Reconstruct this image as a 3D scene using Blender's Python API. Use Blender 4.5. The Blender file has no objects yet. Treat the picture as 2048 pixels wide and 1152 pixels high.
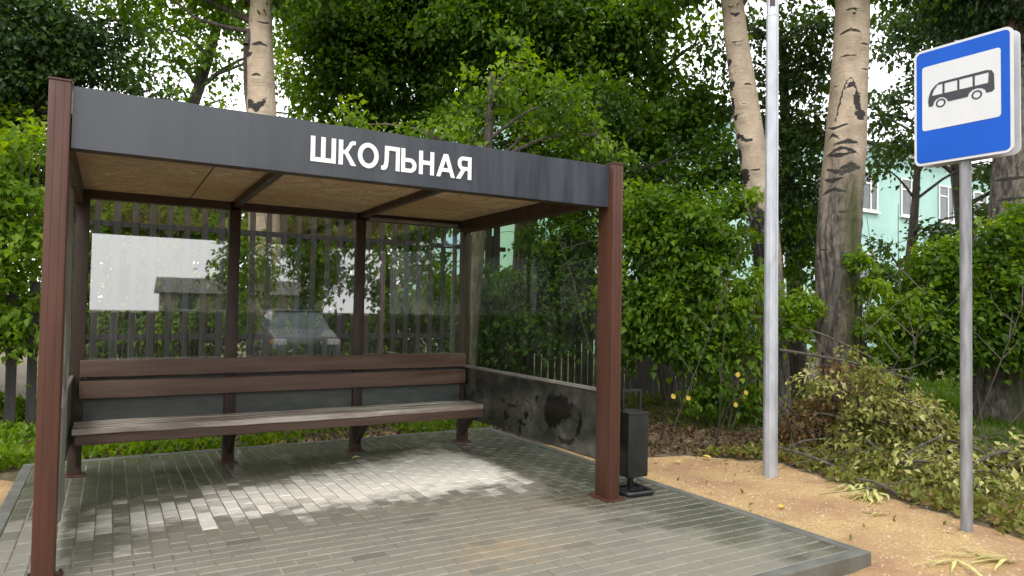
import bpy, bmesh, math, random
import numpy as np
from mathutils import Vector, Matrix
R = math.radians
random.seed(4); rng = np.random.default_rng(4)
sc = bpy.context.scene
C = sc.collection

# ------------------------------------------------------------------ camera
CAM = np.array([0.2078, -4.2414, 1.4528]); YAW, PITCH, ROLL, FPX = 0.5241, 0.0310, 0.0168, 1388.5
_f = np.array([math.sin(YAW)*math.cos(PITCH), math.cos(YAW)*math.cos(PITCH), math.sin(PITCH)])
_r0 = np.array([math.cos(YAW), -math.sin(YAW), 0.0]); _u0 = np.cross(_r0, _f)
_r = math.cos(ROLL)*_r0 + math.sin(ROLL)*_u0; _u = -math.sin(ROLL)*_r0 + math.cos(ROLL)*_u0
cam = bpy.data.cameras.new('camera'); co = bpy.data.objects.new('camera', cam); C.objects.link(co)
co.matrix_world = Matrix(((_r[0], _u[0], -_f[0], CAM[0]), (_r[1], _u[1], -_f[1], CAM[1]), (_r[2], _u[2], -_f[2], CAM[2]), (0, 0, 0, 1)))
cam.sensor_width = 36; cam.lens = FPX/2048*36; cam.clip_end = 1500; cam.clip_start = 0.05
sc.camera = co
def at(px, py, d):                      # point seen at a photo pixel, d metres deep
    return CAM + d*((px-1024)/FPX*_r - (py-576)/FPX*_u + _f)

# ------------------------------------------------------------------ world, sun, exposure
w = bpy.data.worlds.new('World'); sc.world = w; w.use_nodes = True
nt = w.node_tree; bg = nt.nodes['Background']
SUN_EL, SUN_AZ = R(52), R(215)          # azimuth clockwise from +y: front left, behind the camera
sky = nt.nodes.new('ShaderNodeTexSky'); sky.sky_type = 'NISHITA'; sky.sun_disc = False
sky.sun_elevation = SUN_EL; sky.sun_rotation = SUN_AZ; sky.air_density = 1.0; sky.dust_density = 3.0
tc = nt.nodes.new('ShaderNodeTexCoord'); no = nt.nodes.new('ShaderNodeTexNoise')
no.inputs['Scale'].default_value = 1.6; no.inputs['Detail'].default_value = 5
nt.links.new(tc.outputs['Generated'], no.inputs['Vector'])
cr = nt.nodes.new('ShaderNodeValToRGB'); cr.color_ramp.elements[0].position = .3; cr.color_ramp.elements[1].position = .7
cr.color_ramp.elements[0].color = (13.6, 13.7, 13.9, 1); cr.color_ramp.elements[1].color = (18.5, 18.4, 18.2, 1)
nt.links.new(no.outputs['Fac'], cr.inputs['Fac'])
mx = nt.nodes.new('ShaderNodeMix'); mx.data_type = 'RGBA'; mx.inputs[0].default_value = .88
nt.links.new(sky.outputs[0], mx.inputs[6]); nt.links.new(cr.outputs[0], mx.inputs[7])
nt.links.new(mx.outputs[2], bg.inputs['Color']); bg.inputs['Strength'].default_value = 0.12
sd = bpy.data.lights.new('sun', 'SUN'); sd.energy = 1.5; sd.angle = R(14); sd.color = (1, .95, .86)
so = bpy.data.objects.new('sun', sd); C.objects.link(so)
sdir = Vector((math.sin(SUN_AZ)*math.cos(SUN_EL), math.cos(SUN_AZ)*math.cos(SUN_EL), math.sin(SUN_EL)))
so.rotation_euler = sdir.to_track_quat('Z', 'Y').to_euler()
sc.view_settings.view_transform = 'Standard'; sc.view_settings.look = 'None'
sc.view_settings.exposure = 0.5; sc.view_settings.gamma = 1
sc.render.engine = 'CYCLES'
cy = sc.cycles; cy.use_denoising = True; cy.max_bounces = 8; cy.diffuse_bounces = 4; cy.glossy_bounces = 4
cy.transmission_bounces = 6; cy.transparent_max_bounces = 16; cy.caustics_reflective = False; cy.caustics_refractive = False
cy.sample_clamp_indirect = 8; cy.pixel_filter_width = 2.1

# ------------------------------------------------------------------ materials
def mat(name):
    m = bpy.data.materials.new(name); m.use_nodes = True; t = m.node_tree
    return m, t, t.nodes['Principled BSDF']
def N(t, ty, **kw):
    n = t.nodes.new(ty)
    for k, v in kw.items():
        if k in n.inputs: n.inputs[k].default_value = v
        else: setattr(n, k, v)
    return n
def ramp(t, fac, stops):
    n = t.nodes.new('ShaderNodeValToRGB'); e = n.color_ramp.elements
    while len(e) < len(stops): e.new(.5)
    for el, (p, c) in zip(e, stops): el.position = p; el.color = (*c, 1) if len(c) == 3 else c
    t.links.new(fac, n.inputs['Fac']); return n
def coords(t, scale=(1, 1, 1), kind='Object'):
    a = N(t, 'ShaderNodeTexCoord'); b = N(t, 'ShaderNodeMapping'); b.inputs['Scale'].default_value = scale
    t.links.new(a.outputs[kind], b.inputs['Vector']); return b.outputs[0]
def noise(t, vec, scale, detail=4, rough=.55):
    n = N(t, 'ShaderNodeTexNoise', Scale=scale, Detail=detail, Roughness=rough); t.links.new(vec, n.inputs['Vector']); return n.outputs['Fac']
def bump(t, b, h, strength=.3, dist=.01):
    n = N(t, 'ShaderNodeBump', Strength=strength, Distance=dist); t.links.new(h, n.inputs['Height']); t.links.new(n.outputs[0], b.inputs['Normal']); return n
def mix(t, fac, a, b, blend='MIX'):
    n = N(t, 'ShaderNodeMix', data_type='RGBA', blend_type=blend)
    for s, v in ((0, fac), (6, a), (7, b)):
        if hasattr(v, 'is_linked') or hasattr(v, 'links'): t.links.new(v, n.inputs[s])
        else: n.inputs[s].default_value = v if s == 0 else (*v, 1)
    return n.outputs[2]
def mrange(t, v, a, b, c=0., d=1.):
    n = N(t, 'ShaderNodeMapRange'); n.inputs[1].default_value = a; n.inputs[2].default_value = b; n.inputs[3].default_value = c; n.inputs[4].default_value = d
    t.links.new(v, n.inputs[0]); return n.outputs[0]
def simple(name, c1, c2, scale=6, rough=.5, r2=None, stretch=(1, 1, 1), bmp=.15, metallic=0, bscale=40, spec=.5):
    m, t, b = mat(name); v = coords(t, stretch); n = noise(t, v, scale, 6)
    r = ramp(t, n, [(.35, c1), (.65, c2)]); t.links.new(r.outputs[0], b.inputs['Base Color'])
    n2 = noise(t, v, bscale, 5); bump(t, b, n2, bmp, .004)
    rr = mrange(t, n, .3, .7, rough, r2 if r2 else rough); t.links.new(rr, b.inputs['Roughness'])
    b.inputs['Metallic'].default_value = metallic; b.inputs['Specular IOR Level'].default_value = spec
    return m
M = {}
M['post'] = simple('brown_paint', (.088, .035, .022), (.060, .026, .017), 3, .4, .55, (6, 6, .6), .12, spec=.35)
M['frame'] = simple('dark_brown_paint', (.052, .028, .022), (.032, .018, .014), 4, .4, .55, (3, 3, 1), .1)
M['fascia'] = simple('charcoal_panel', (.021, .026, .035), (.034, .040, .052), 2.2, .30, .46, (6, 6, .5), .08, bscale=25, spec=.7)
M['letter'] = simple('white_vinyl', (.8, .8, .8), (.74, .75, .76), 8, .4, bmp=.02)
M['board'] = simple('wet_brown_board', (.085, .045, .032), (.135, .085, .066), 2.5, .28, .5, (.5, 3, 6), .25)
M['seat'] = simple('worn_wet_highlit_seat', (.24, .17, .14), (.66, .60, .55), 3.0, .16, .4, (.5, 6, 3), .3)  # pale tone holds worn wood plus bright highlights put into the colour
M['black'] = simple('black_powder_coat', (.008, .009, .009), (.014, .015, .015), 12, .42, .5, bmp=.12, bscale=120)
M['panel'] = simple('grey_lower_panel', (.06, .068, .066), (.10, .108, .104), 5, .4, .6, (1, 1, 3), .1)
M['steel'] = simple('galvanised_steel', (.36, .38, .42), (.50, .52, .57), 9, .34, .5, (1, 1, .4), .1, metallic=.35)
M['greypipe'] = simple('weathered_grey_pipe', (.16, .165, .175), (.27, .275, .29), 6, .45, .6, (4, 4, .7), .2)
M['signback'] = simple('white_sign_edge', (.56, .57, .59), (.5, .51, .53), 9, .35, bmp=.03)
M['blue'] = simple('blue_sign_film', (.0, .068, .40), (.0, .08, .47), 2, .35, bmp=.02, spec=.2)
M['signwhite'] = simple('white_sign_film', (.52, .535, .55), (.58, .59, .60), 3, .4, bmp=.02)
M['signblack'] = simple('dark_sign_film', (.022, .025, .034), (.016, .018, .026), 3, .5, bmp=.02)
M['tin'] = simple('grey_roofing', (.12, .12, .125), (.2, .2, .2), 3, .45)
M['batten'] = simple('pale_batten', (.16, .145, .135), (.25, .235, .22), 5, .4)
M['whitewin'] = simple('white_window_frame', (.68, .68, .66), (.75, .75, .73), 5, .5)
M['film'] = simple('torn_grey_film', (.13, .125, .11), (.42, .41, .38), 3, .3, .5, (1, 7, .5), .5, bscale=12)

def glass_mat(name, refl=.16, tint=(.86, .9, .88), dirt=.06):
    m, t, b = mat(name); out = t.nodes['Material Output']; t.nodes.remove(b)
    tr = N(t, 'ShaderNodeBsdfTransparent', Color=(*tint, 1)); gl = N(t, 'ShaderNodeBsdfGlossy', Roughness=.015, Color=(1, 1, 1, 1))
    lw = N(t, 'ShaderNodeLayerWeight', Blend=.5); pw = N(t, 'ShaderNodeMath', operation='POWER'); t.links.new(lw.outputs['Facing'], pw.inputs[0]); pw.inputs[1].default_value = 6.
    gb = N(t, 'ShaderNodeNewGeometry'); ml = N(t, 'ShaderNodeMath', operation='MULTIPLY'); t.links.new(mrange(t, pw.outputs[0], 0, 1, refl, .9), ml.inputs[0]); t.links.new(mrange(t, gb.outputs['Backfacing'], 0, 1, 1, 0), ml.inputs[1]); fac = ml.outputs[0]
    s = N(t, 'ShaderNodeMixShader'); t.links.new(fac, s.inputs[0]); t.links.new(tr.outputs[0], s.inputs[1]); t.links.new(gl.outputs[0], s.inputs[2])
    df = N(t, 'ShaderNodeBsdfDiffuse', Color=(.45, .45, .42, 1)); v = coords(t, (1, 1, .35)); n = noise(t, v, 7, 8, .7)
    v2 = coords(t); n2 = noise(t, v2, 1.6, 3)
    d1 = mrange(t, n, .45, .75, dirt*.35, dirt*2.2); mm = N(t, 'ShaderNodeMath', operation='MULTIPLY'); t.links.new(d1, mm.inputs[0]); t.links.new(mrange(t, n2, .35, .65, .4, 1.5), mm.inputs[1])
    s2 = N(t, 'ShaderNodeMixShader'); t.links.new(mm.outputs[0], s2.inputs[0]); t.links.new(s.outputs[0], s2.inputs[1]); t.links.new(df.outputs[0], s2.inputs[2])
    t.links.new(s2.outputs[0], out.inputs['Surface']); return m
M['glass'] = glass_mat('shelter_glass', .24, (.92, .94, .92), .028)
M['glass_side'] = glass_mat('dusty_side_glass', .008, (.78, .84, .72), .03)
M['window'] = simple('dark_window', (.05, .07, .08), (.09, .11, .12), 3, .08, bmp=.0)

def osb():
    m, t, b = mat('osb_board'); v = coords(t, (1, 1, 1))
    nz = N(t, 'ShaderNodeTexNoise', Scale=3., Detail=2); t.links.new(v, nz.inputs['Vector'])
    mp = N(t, 'ShaderNodeVectorMath', operation='MULTIPLY_ADD'); t.links.new(nz.outputs['Color'], mp.inputs[0]); mp.inputs[1].default_value = (.5, .5, .5); t.links.new(v, mp.inputs[2])
    vo = N(t, 'ShaderNodeTexVoronoi', Scale=16.); t.links.new(mp.outputs[0], vo.inputs['Vector'])
    r = ramp(t, vo.outputs['Color'], [(0., (.36, .25, .15)), (.5, (.50, .37, .235)), (1., (.66, .52, .36))])
    st = noise(t, coords(t), 1.3, 3); c = mix(t, mrange(t, st, .45, .7), r.outputs[0], (.42, .26, .12))
    t.links.new(c, b.inputs['Base Color']); b.inputs['Roughness'].default_value = .6; bump(t, b, vo.outputs['Distance'], .3, .004); return m
M['osb'] = osb()

def leaf_mat(name, stops, trans=.54, rough=.45):
    m, t, b = mat(name); out = t.nodes['Material Output']
    a = N(t, 'ShaderNodeAttribute', attribute_name='tint'); r = ramp(t, a.outputs['Fac'], stops)
    b.inputs['Roughness'].default_value = rough; t.links.new(r.outputs[0], b.inputs['Base Color']); b.inputs['Specular IOR Level'].default_value = .22
    tl = N(t, 'ShaderNodeBsdfTranslucent'); hs = N(t, 'ShaderNodeHueSaturation', Hue=.485, Saturation=1.12, Value=1.5); t.links.new(r.outputs[0], hs.inputs['Color']); t.links.new(hs.outputs[0], tl.inputs['Color'])
    s = N(t, 'ShaderNodeMixShader'); s.inputs[0].default_value = trans; t.links.new(b.outputs[0], s.inputs[1]); t.links.new(tl.outputs[0], s.inputs[2]); t.links.new(s.outputs[0], out.inputs['Surface'])
    return m
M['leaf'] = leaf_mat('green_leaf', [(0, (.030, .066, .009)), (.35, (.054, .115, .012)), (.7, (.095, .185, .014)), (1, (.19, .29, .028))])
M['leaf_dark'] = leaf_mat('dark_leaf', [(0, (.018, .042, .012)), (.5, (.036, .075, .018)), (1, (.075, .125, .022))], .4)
M['leaf_wilt'] = leaf_mat('wilted_leaf', [(0, (.13, .075, .035)), (.25, (.20, .135, .05)), (.5, (.12, .14, .026)), (.78, (.21, .235, .05)), (1, (.44, .42, .17))], .3)
M['litter'] = leaf_mat('brown_leaf_litter', [(0, (.035, .022, .012)), (.5, (.09, .058, .03)), (1, (.26, .19, .10))], .15, .7)
M['leaf_yellow'] = leaf_mat('yellow_leaf', [(0, (.55, .38, .05)), (1, (.75, .6, .12))], .3)
M['blade'] = leaf_mat('pale_cut_leaf', [(0, (.42, .45, .15)), (1, (.65, .66, .32))], .3)

def bark(name, pale, pale2, mark=(.018, .015, .013), moss=True):
    m, t, b = mat(name); v = coords(t, (1, 1, 1)); n = noise(t, v, 3.5, 6)
    base = ramp(t, n, [(.35, pale), (.65, pale2)])
    lent = noise(t, coords(t, (1.6, 1.6, 22)), 2.2, 5, .65)
    class _B: outputs = [mix(t, mrange(t, lent, .52, .72, 0, .6), base.outputs[0], (.16, .125, .095))]
    base = _B
    rough = ramp(t, noise(t, coords(t, (6, 6, 2.2)), 2.2, 9, .75), [(.38, (.018, .016, .014)), (.5, (.12, .10, .085)), (.62, (.24, .21, .18))])
    a = N(t, 'ShaderNodeAttribute', attribute_name='rough'); c = mix(t, a.outputs['Fac'], base.outputs[0], rough.outputs[0])
    k = N(t, 'ShaderNodeAttribute', attribute_name='mark'); fine = noise(t, coords(t, (3, 3, 14)), 3, 4)
    mm = N(t, 'ShaderNodeMath', operation='ADD'); t.links.new(k.outputs['Fac'], mm.inputs[0]); t.links.new(mrange(t, fine, .25, .75, -.35, .35), mm.inputs[1])
    c = mix(t, mrange(t, mm.outputs[0], .42, .6), c, mark)
    if moss:
        mo = N(t, 'ShaderNodeAttribute', attribute_name='moss'); c = mix(t, mo.outputs['Fac'], c, (.05, .06, .012))
    t.links.new(c, b.inputs['Base Color']); b.inputs['Roughness'].default_value = .75
    bump(t, b, noise(t, coords(t, (8, 8, 3)), 3, 8, .7), .9, .035); return m
M['bark'] = bark('pale_poplar_bark', (.36, .285, .205), (.50, .405, .30))
M['bark_dark'] = simple('dark_bark', (.035, .03, .024), (.10, .085, .07), 5, .85, stretch=(5, 5, 1), bmp=.9, bscale=14)
M['fence'] = simple('shade_dark_fence_board', (.010, .0085, .008), (.026, .022, .021), 3, .75, stretch=(9, 9, .8), bmp=.5, bscale=8)  # shade over the pickets is put into this near-black board colour

def ground_mat():
    m, t, b = mat('sandy_ground'); v = coords(t)
    g1 = noise(t, v, 48, 8, .78); g2 = noise(t, v, 1.7, 5); vo = N(t, 'ShaderNodeTexVoronoi', Scale=85.); t.links.new(v, vo.inputs['Vector'])
    sand = ramp(t, g1, [(.34, (.23, .14, .058)), (.5, (.40, .27, .118)), (.66, (.56, .41, .21))])
    sand2 = mix(t, mrange(t, g2, .4, .68), sand.outputs[0], (.27, .155, .08))
    peb = mix(t, mrange(t, vo.outputs['Color'], .86, .9), sand2, (.62, .5, .36))
    soil = ramp(t, noise(t, v, 14, 7), [(.3, (.045, .034, .02)), (.55, (.11, .085, .045)), (.75, (.17, .14, .07))])
    a = N(t, 'ShaderNodeAttribute', attribute_name='sand'); e = N(t, 'ShaderNodeMath', operation='ADD'); t.links.new(a.outputs['Fac'], e.inputs[0])
    t.links.new(mrange(t, noise(t, v, 6, 6), .2, .8, -.3, .3), e.inputs[1])
    c = mix(t, mrange(t, e.outputs[0], .42, .58), soil.outputs[0], peb); t.links.new(c, b.inputs['Base Color'])
    b.inputs['Roughness'].default_value = .85
    h = N(t, 'ShaderNodeMath', operation='ADD'); t.links.new(g1, h.inputs[0]); t.links.new(noise(t, v, 16, 4), h.inputs[1]); bump(t, b, h.outputs[0], .8, .015); return m
M['ground'] = ground_mat()

def paver_mat(name, joints=False):
    m, t, b = mat(name); v = coords(t)
    geo = N(t, 'ShaderNodeNewGeometry'); gr = noise(t, v, 160, 4, .7)
    base = ramp(t, geo.outputs['Random Per Island'], [(0, (.080, .079, .066)), (.09, (.148, .141, .114)), (.85, (.172, .163, .131)), (1, (.195, .184, .146))])
    c = mix(t, .35, base.outputs[0], ramp(t, gr, [(.35, (.09, .086, .068)), (.65, (.30, .285, .23))]).outputs[0])
    # dust and wash: dry pale dust in a belt under the roof, ochre sand trodden in at the front
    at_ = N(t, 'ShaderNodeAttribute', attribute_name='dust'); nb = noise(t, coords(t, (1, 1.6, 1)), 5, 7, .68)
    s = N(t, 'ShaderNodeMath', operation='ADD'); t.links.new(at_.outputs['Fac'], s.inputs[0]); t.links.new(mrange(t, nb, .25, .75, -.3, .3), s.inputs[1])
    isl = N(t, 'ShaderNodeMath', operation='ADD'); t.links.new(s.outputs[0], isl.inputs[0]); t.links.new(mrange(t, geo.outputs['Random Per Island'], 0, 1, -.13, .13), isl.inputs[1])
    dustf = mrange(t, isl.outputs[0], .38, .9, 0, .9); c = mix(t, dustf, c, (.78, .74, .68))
    a2 = N(t, 'ShaderNodeAttribute', attribute_name='ochre'); s2 = N(t, 'ShaderNodeMath', operation='ADD'); t.links.new(a2.outputs['Fac'], s2.inputs[0]); t.links.new(mrange(t, noise(t, v, 9, 6, .7), .25, .75, -.5, .5), s2.inputs[1])
    c = mix(t, mrange(t, s2.outputs[0], .45, 1.1, 0, .7), c, (.28, .20, .12))
    wt = N(t, 'ShaderNodeAttribute', attribute_name='wet'); ws = N(t, 'ShaderNodeMath', operation='ADD'); t.links.new(wt.outputs['Fac'], ws.inputs[0]); t.links.new(mrange(t, noise(t, v, 2.6, 5), .3, .7, -.3, .3), ws.inputs[1])
    wf = mrange(t, ws.outputs[0], .3, .8); c = mix(t, wf, c, mix(t, 1.0, c, (.55, .58, .55), 'MULTIPLY'))
    t.links.new(c, b.inputs['Base Color']); rg = mrange(t, wf, 0, 1, .5, .12)
    t.links.new(rg, b.inputs['Roughness']); b.inputs['Specular IOR Level'].default_value = .5
    bump(t, b, gr, .25, .003); return m
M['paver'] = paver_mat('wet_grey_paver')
M['joint'] = simple('sandy_joint', (.085, .078, .062), (.30, .25, .18), 1.3, .8, bmp=.5)
M['kerb'] = simple('grey_kerb_concrete', (.085, .088, .078), (.13, .132, .118), 7, .36, .55, bmp=.3, bscale=90)
M['asphalt'] = simple('asphalt', (.035, .035, .036), (.05, .05, .052), 3, .9, .95, bmp=.5, bscale=150)
M['teal'] = simple('turquoise_render', (.30, .49, .45), (.38, .58, .53), .6, .9, bmp=.15)
M['cream'] = simple('pale_wall', (.17, .155, .12), (.24, .22, .18), 1, .85)
M['slate'] = simple('grey_sheet_roof', (.06, .055, .05), (.09, .082, .078), 3, .6)
M['car'] = simple('silver_car_paint', (.14, .15, .16), (.18, .19, .20), 2, .2, bmp=0, metallic=.6)
M['rubber'] = simple('tyre_rubber', (.012, .012, .012), (.02, .02, .02), 20, .8)
M['lamp_orange'] = simple('orange_indicator', (.8, .25, .02), (.85, .3, .03), 5, .2)
M['lamp_clear'] = simple('clear_headlamp', (.7, .72, .75), (.8, .8, .82), 5, .1)

def side_panel_mat():
    m, t, b = mat('scuffed_black_panel'); v = coords(t)
    n = noise(t, coords(t, (1, 1, 1.2)), 3.2, 7, .62); base = ramp(t, n, [(.36, (.016, .017, .013)), (.52, (.042, .044, .036)), (.72, (.11, .108, .092))])
    a = N(t, 'ShaderNodeAttribute', attribute_name='mark'); s = N(t, 'ShaderNodeMath', operation='ADD'); t.links.new(a.outputs['Fac'], s.inputs[0]); t.links.new(mrange(t, noise(t, v, 14, 5), .3, .7, -.25, .25), s.inputs[1])
    c = mix(t, mrange(t, s.outputs[0], .4, .55), base.outputs[0], (.005, .005, .004)); t.links.new(c, b.inputs['Base Color'])
    b.inputs['Roughness'].default_value = .2; return m
M['scuffed'] = side_panel_mat()

# ------------------------------------------------------------------ object helpers
def link(o, parent=None):
    C.objects.link(o)
    if parent is not None: o.parent = parent
    return o
def tag(o, label=None, cat=None, group=None, kind=None):
    if label: o['label'] = label
    if cat: o['category'] = cat
    if group: o['group'] = group
    if kind: o['kind'] = kind
    return o
def empty(name, loc=(0, 0, 0), rz=0):
    o = bpy.data.objects.new(name, None); o.empty_display_size = .2; o.location = [float(c) for c in loc]; o.rotation_euler = (0, 0, rz); C.objects.link(o); return o
class MB:                                 # collects shapes into ONE mesh
    def __init__(s): s.bm = bmesh.new()
    def box(s, x0, x1, y0, y1, z0, z1, bev=0.):
        r = bmesh.ops.create_cube(s.bm, size=1); vs = r['verts']
        bmesh.ops.scale(s.bm, verts=vs, vec=(abs(x1-x0), abs(y1-y0), abs(z1-z0)))
        bmesh.ops.translate(s.bm, verts=vs, vec=((x0+x1)/2, (y0+y1)/2, (z0+z1)/2))
        if bev: bmesh.ops.bevel(s.bm, geom=list({e for v in vs for e in v.link_edges}), offset=bev, segments=2, profile=.6, affect='EDGES')
        return s
    def obox(s, c, size, mt, bev=0.):      # box under a matrix
        r = bmesh.ops.create_cube(s.bm, size=1); vs = r['verts']
        bmesh.ops.scale(s.bm, verts=vs, vec=size)
        if bev:
            rr = bmesh.ops.bevel(s.bm, geom=list({e for v in vs for e in v.link_edges}), offset=bev, segments=2, profile=.6, affect='EDGES')
            vs = list({v for f in rr['faces'] for v in f.verts} | {v for v in vs if v.is_valid})
        bmesh.ops.transform(s.bm, matrix=Matrix.Translation(c) @ mt, verts=vs); return s
    def tube(s, pts, rad, n=8, cap=True):
        pts = [Vector(p) for p in pts]; rad = rad if hasattr(rad, '__len__') else [rad]*len(pts); rings = []
        for i, p in enumerate(pts):
            d = (pts[min(i+1, len(pts)-1)]-pts[max(i-1, 0)]).normalized()
            a = d.orthogonal().normalized() if i == 0 else (a - d*a.dot(d)).normalized(); b_ = d.cross(a)
            rings.append([s.bm.verts.new(p+(a*math.cos(2*math.pi*k/n)+b_*math.sin(2*math.pi*k/n))*rad[i]) for k in range(n)])
        for i in range(len(rings)-1):
            for k in range(n): s.bm.faces.new((rings[i][k], rings[i][(k+1) % n], rings[i+1][(k+1) % n], rings[i+1][k]))
        if cap: s.bm.faces.new(rings[0][::-1]); s.bm.faces.new(rings[-1])
        return s
    def prism(s, poly, h, mt=Matrix()):    # polygon in xy extruded in z by h
        lo = [s.bm.verts.new(mt @ Vector((x, y, 0))) for x, y in poly]; hi = [s.bm.verts.new(mt @ Vector((x, y, h))) for x, y in poly]
        s.bm.faces.new(lo[::-1]); s.bm.faces.new(hi)
        for i in range(len(poly)): j = (i+1) % len(poly); s.bm.faces.new((lo[i], lo[j], hi[j], hi[i]))
        return s
    def build(s, name, m, parent=None, smooth=False, attrs=None):
        me = bpy.data.meshes.new(name); bmesh.ops.recalc_face_normals(s.bm, faces=s.bm.faces[:]); s.bm.to_mesh(me); s.bm.free(); me.materials.append(m)
        if smooth:
            me.polygons.foreach_set('use_smooth', [True]*len(me.polygons))
            me.set_sharp_from_angle(angle=R(35))
        return link(bpy.data.objects.new(name, me), parent)
def npmesh(name, V, F, m, parent=None, attrs=None, smooth=False):
    me = bpy.data.meshes.new(name); V = np.asarray(V, np.float32); F = np.asarray(F, np.int32); k = F.shape[1]
    me.vertices.add(len(V)); me.vertices.foreach_set('co', V.ravel()); me.loops.add(F.size); me.loops.foreach_set('vertex_index', F.ravel())
    me.polygons.add(len(F)); me.polygons.foreach_set('loop_start', np.arange(0, F.size, k, dtype=np.int32)); me.update(calc_edges=True)
    for an, (dom, val) in (attrs or {}).items():
        a = me.attributes.new(an, 'FLOAT', dom); a.data.foreach_set('value', np.asarray(val, np.float32))
    me.polygons.foreach_set('use_smooth', [bool(smooth)]*len(F))
    me.materials.append(m); me.validate(); return link(bpy.data.objects.new(name, me), parent)
def add_attr(o, name, fn):
    me = o.data; n = len(me.vertices); co_ = np.empty(n*3); me.vertices.foreach_get('co', co_); co_ = co_.reshape(-1, 3)
    a = me.attributes.new(name, 'FLOAT', 'POINT'); a.data.foreach_set('value', np.asarray(fn(co_), np.float32))

# ------------------------------------------------------------------ SETTING: ground, paving, road
def sstep(x, a, b): t = np.clip((x-a)/(b-a), 0, 1); return t*t*(3-2*t)
GZ = -.08
def hgt(x, y):
    h = GZ + .018*np.sin(x*1.9+.4)*np.sin(y*1.6) + .012*np.sin(x*4.1+y*3.3)
    near = np.exp(-(((x-5.0)/1.3)**2+((y-.2)/2.2)**2)); h = h + .02*near
    for cx, cy in ((5.56, .17), (5.44, -1.6)): h = h + .035*np.exp(-((x-cx)**2+(y-cy)**2)/.022)*(1+.5*np.sin(x*40+y*31))
    h = h + .006*np.sin(x*11+2*np.sin(y*7))*np.sin(y*13+1.5*np.sin(x*9))*(np.abs(x-5) < 3)
    return h*1.0
def sand_mask(x, y):
    # sand strip to the right of the paving, bounded by a line through the litter edge
    pts = [(-30, 3.6), (-.2, 3.9), (2.0, 4.0), (4.0, 3.2), (4.75, 1.45), (5.6, 1.25), (6.15, .62), (6.02, -.1), (5.72, -1.1), (5.75, -1.9), (6.2, -3.2), (7., -30)]
    m = np.zeros_like(x); yy = np.array([p[1] for p in pts][::-1]); xx = np.array([p[0] for p in pts][::-1])
    xl = np.interp(y, np.maximum.accumulate(np.array([-30, -3.2, -1.9, -1.1, -.1, .62, 1.25, 1.45, 3.2, 4.0, 4.6])), np.array([7, 6.2, 5.75, 5.72, 6.02, 6.15, 5.6, 4.75, 4.3, 3.2, -9]))
    s = sstep(xl-x, -.12, .12); s *= 1-sstep(y, 4.0, 4.3)
    behind = np.exp(-((y-3.75)/.3)**2)*sstep(x, .8, 1.8)*.25
    lft = (x < -.2)*sstep(y, 3.0, 3.4)
    s = s*sstep(y, -3.95, -3.75)
    return np.clip(s*(1-.95*((x < 4.3) & (y > 3.0)))*(1-lft)+behind*2, 0, 1)
gx_ = np.unique(np.concatenate([np.linspace(-160, -10, 20), np.linspace(-10, 3, 60), np.linspace(3, 9, 160), np.linspace(9, 16, 40), np.linspace(16, 220, 30)]))
gy_ = np.unique(np.concatenate([np.linspace(-160, -10, 16), np.linspace(-5, 6, 260), np.linspace(6, 14, 40), np.linspace(14, 260, 30), [-10.6]]))
X, Y = np.meshgrid(gx_, gy_, indexing='ij'); Z = hgt(X, Y)
road_dip = sstep(-Y, 3.3, 3.7)*(1-sstep(-Y, 10.3, 10.9)); Z = Z - .12*road_dip
Z = Z - .05*((X > -.35) & (X < 4.22) & (Y > -1.55) & (Y < 3.2))
V = np.stack([X, Y, Z], -1).reshape(-1, 3); nx, ny = len(gx_), len(gy_)
I = np.arange(nx*ny).reshape(nx, ny); F = np.stack([I[:-1, :-1], I[1:, :-1], I[1:, 1:], I[:-1, 1:]], -1).reshape(-1, 4)
g = npmesh('ground', V, F, M['ground'], None, {'sand': ('POINT', sand_mask(X, Y).ravel())}, True); tag(g, kind='structure')
tag(MB().box(-160, 220, -10.2, -3.9, -.3, -.105).build('road', M['asphalt']), kind='structure')

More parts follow.
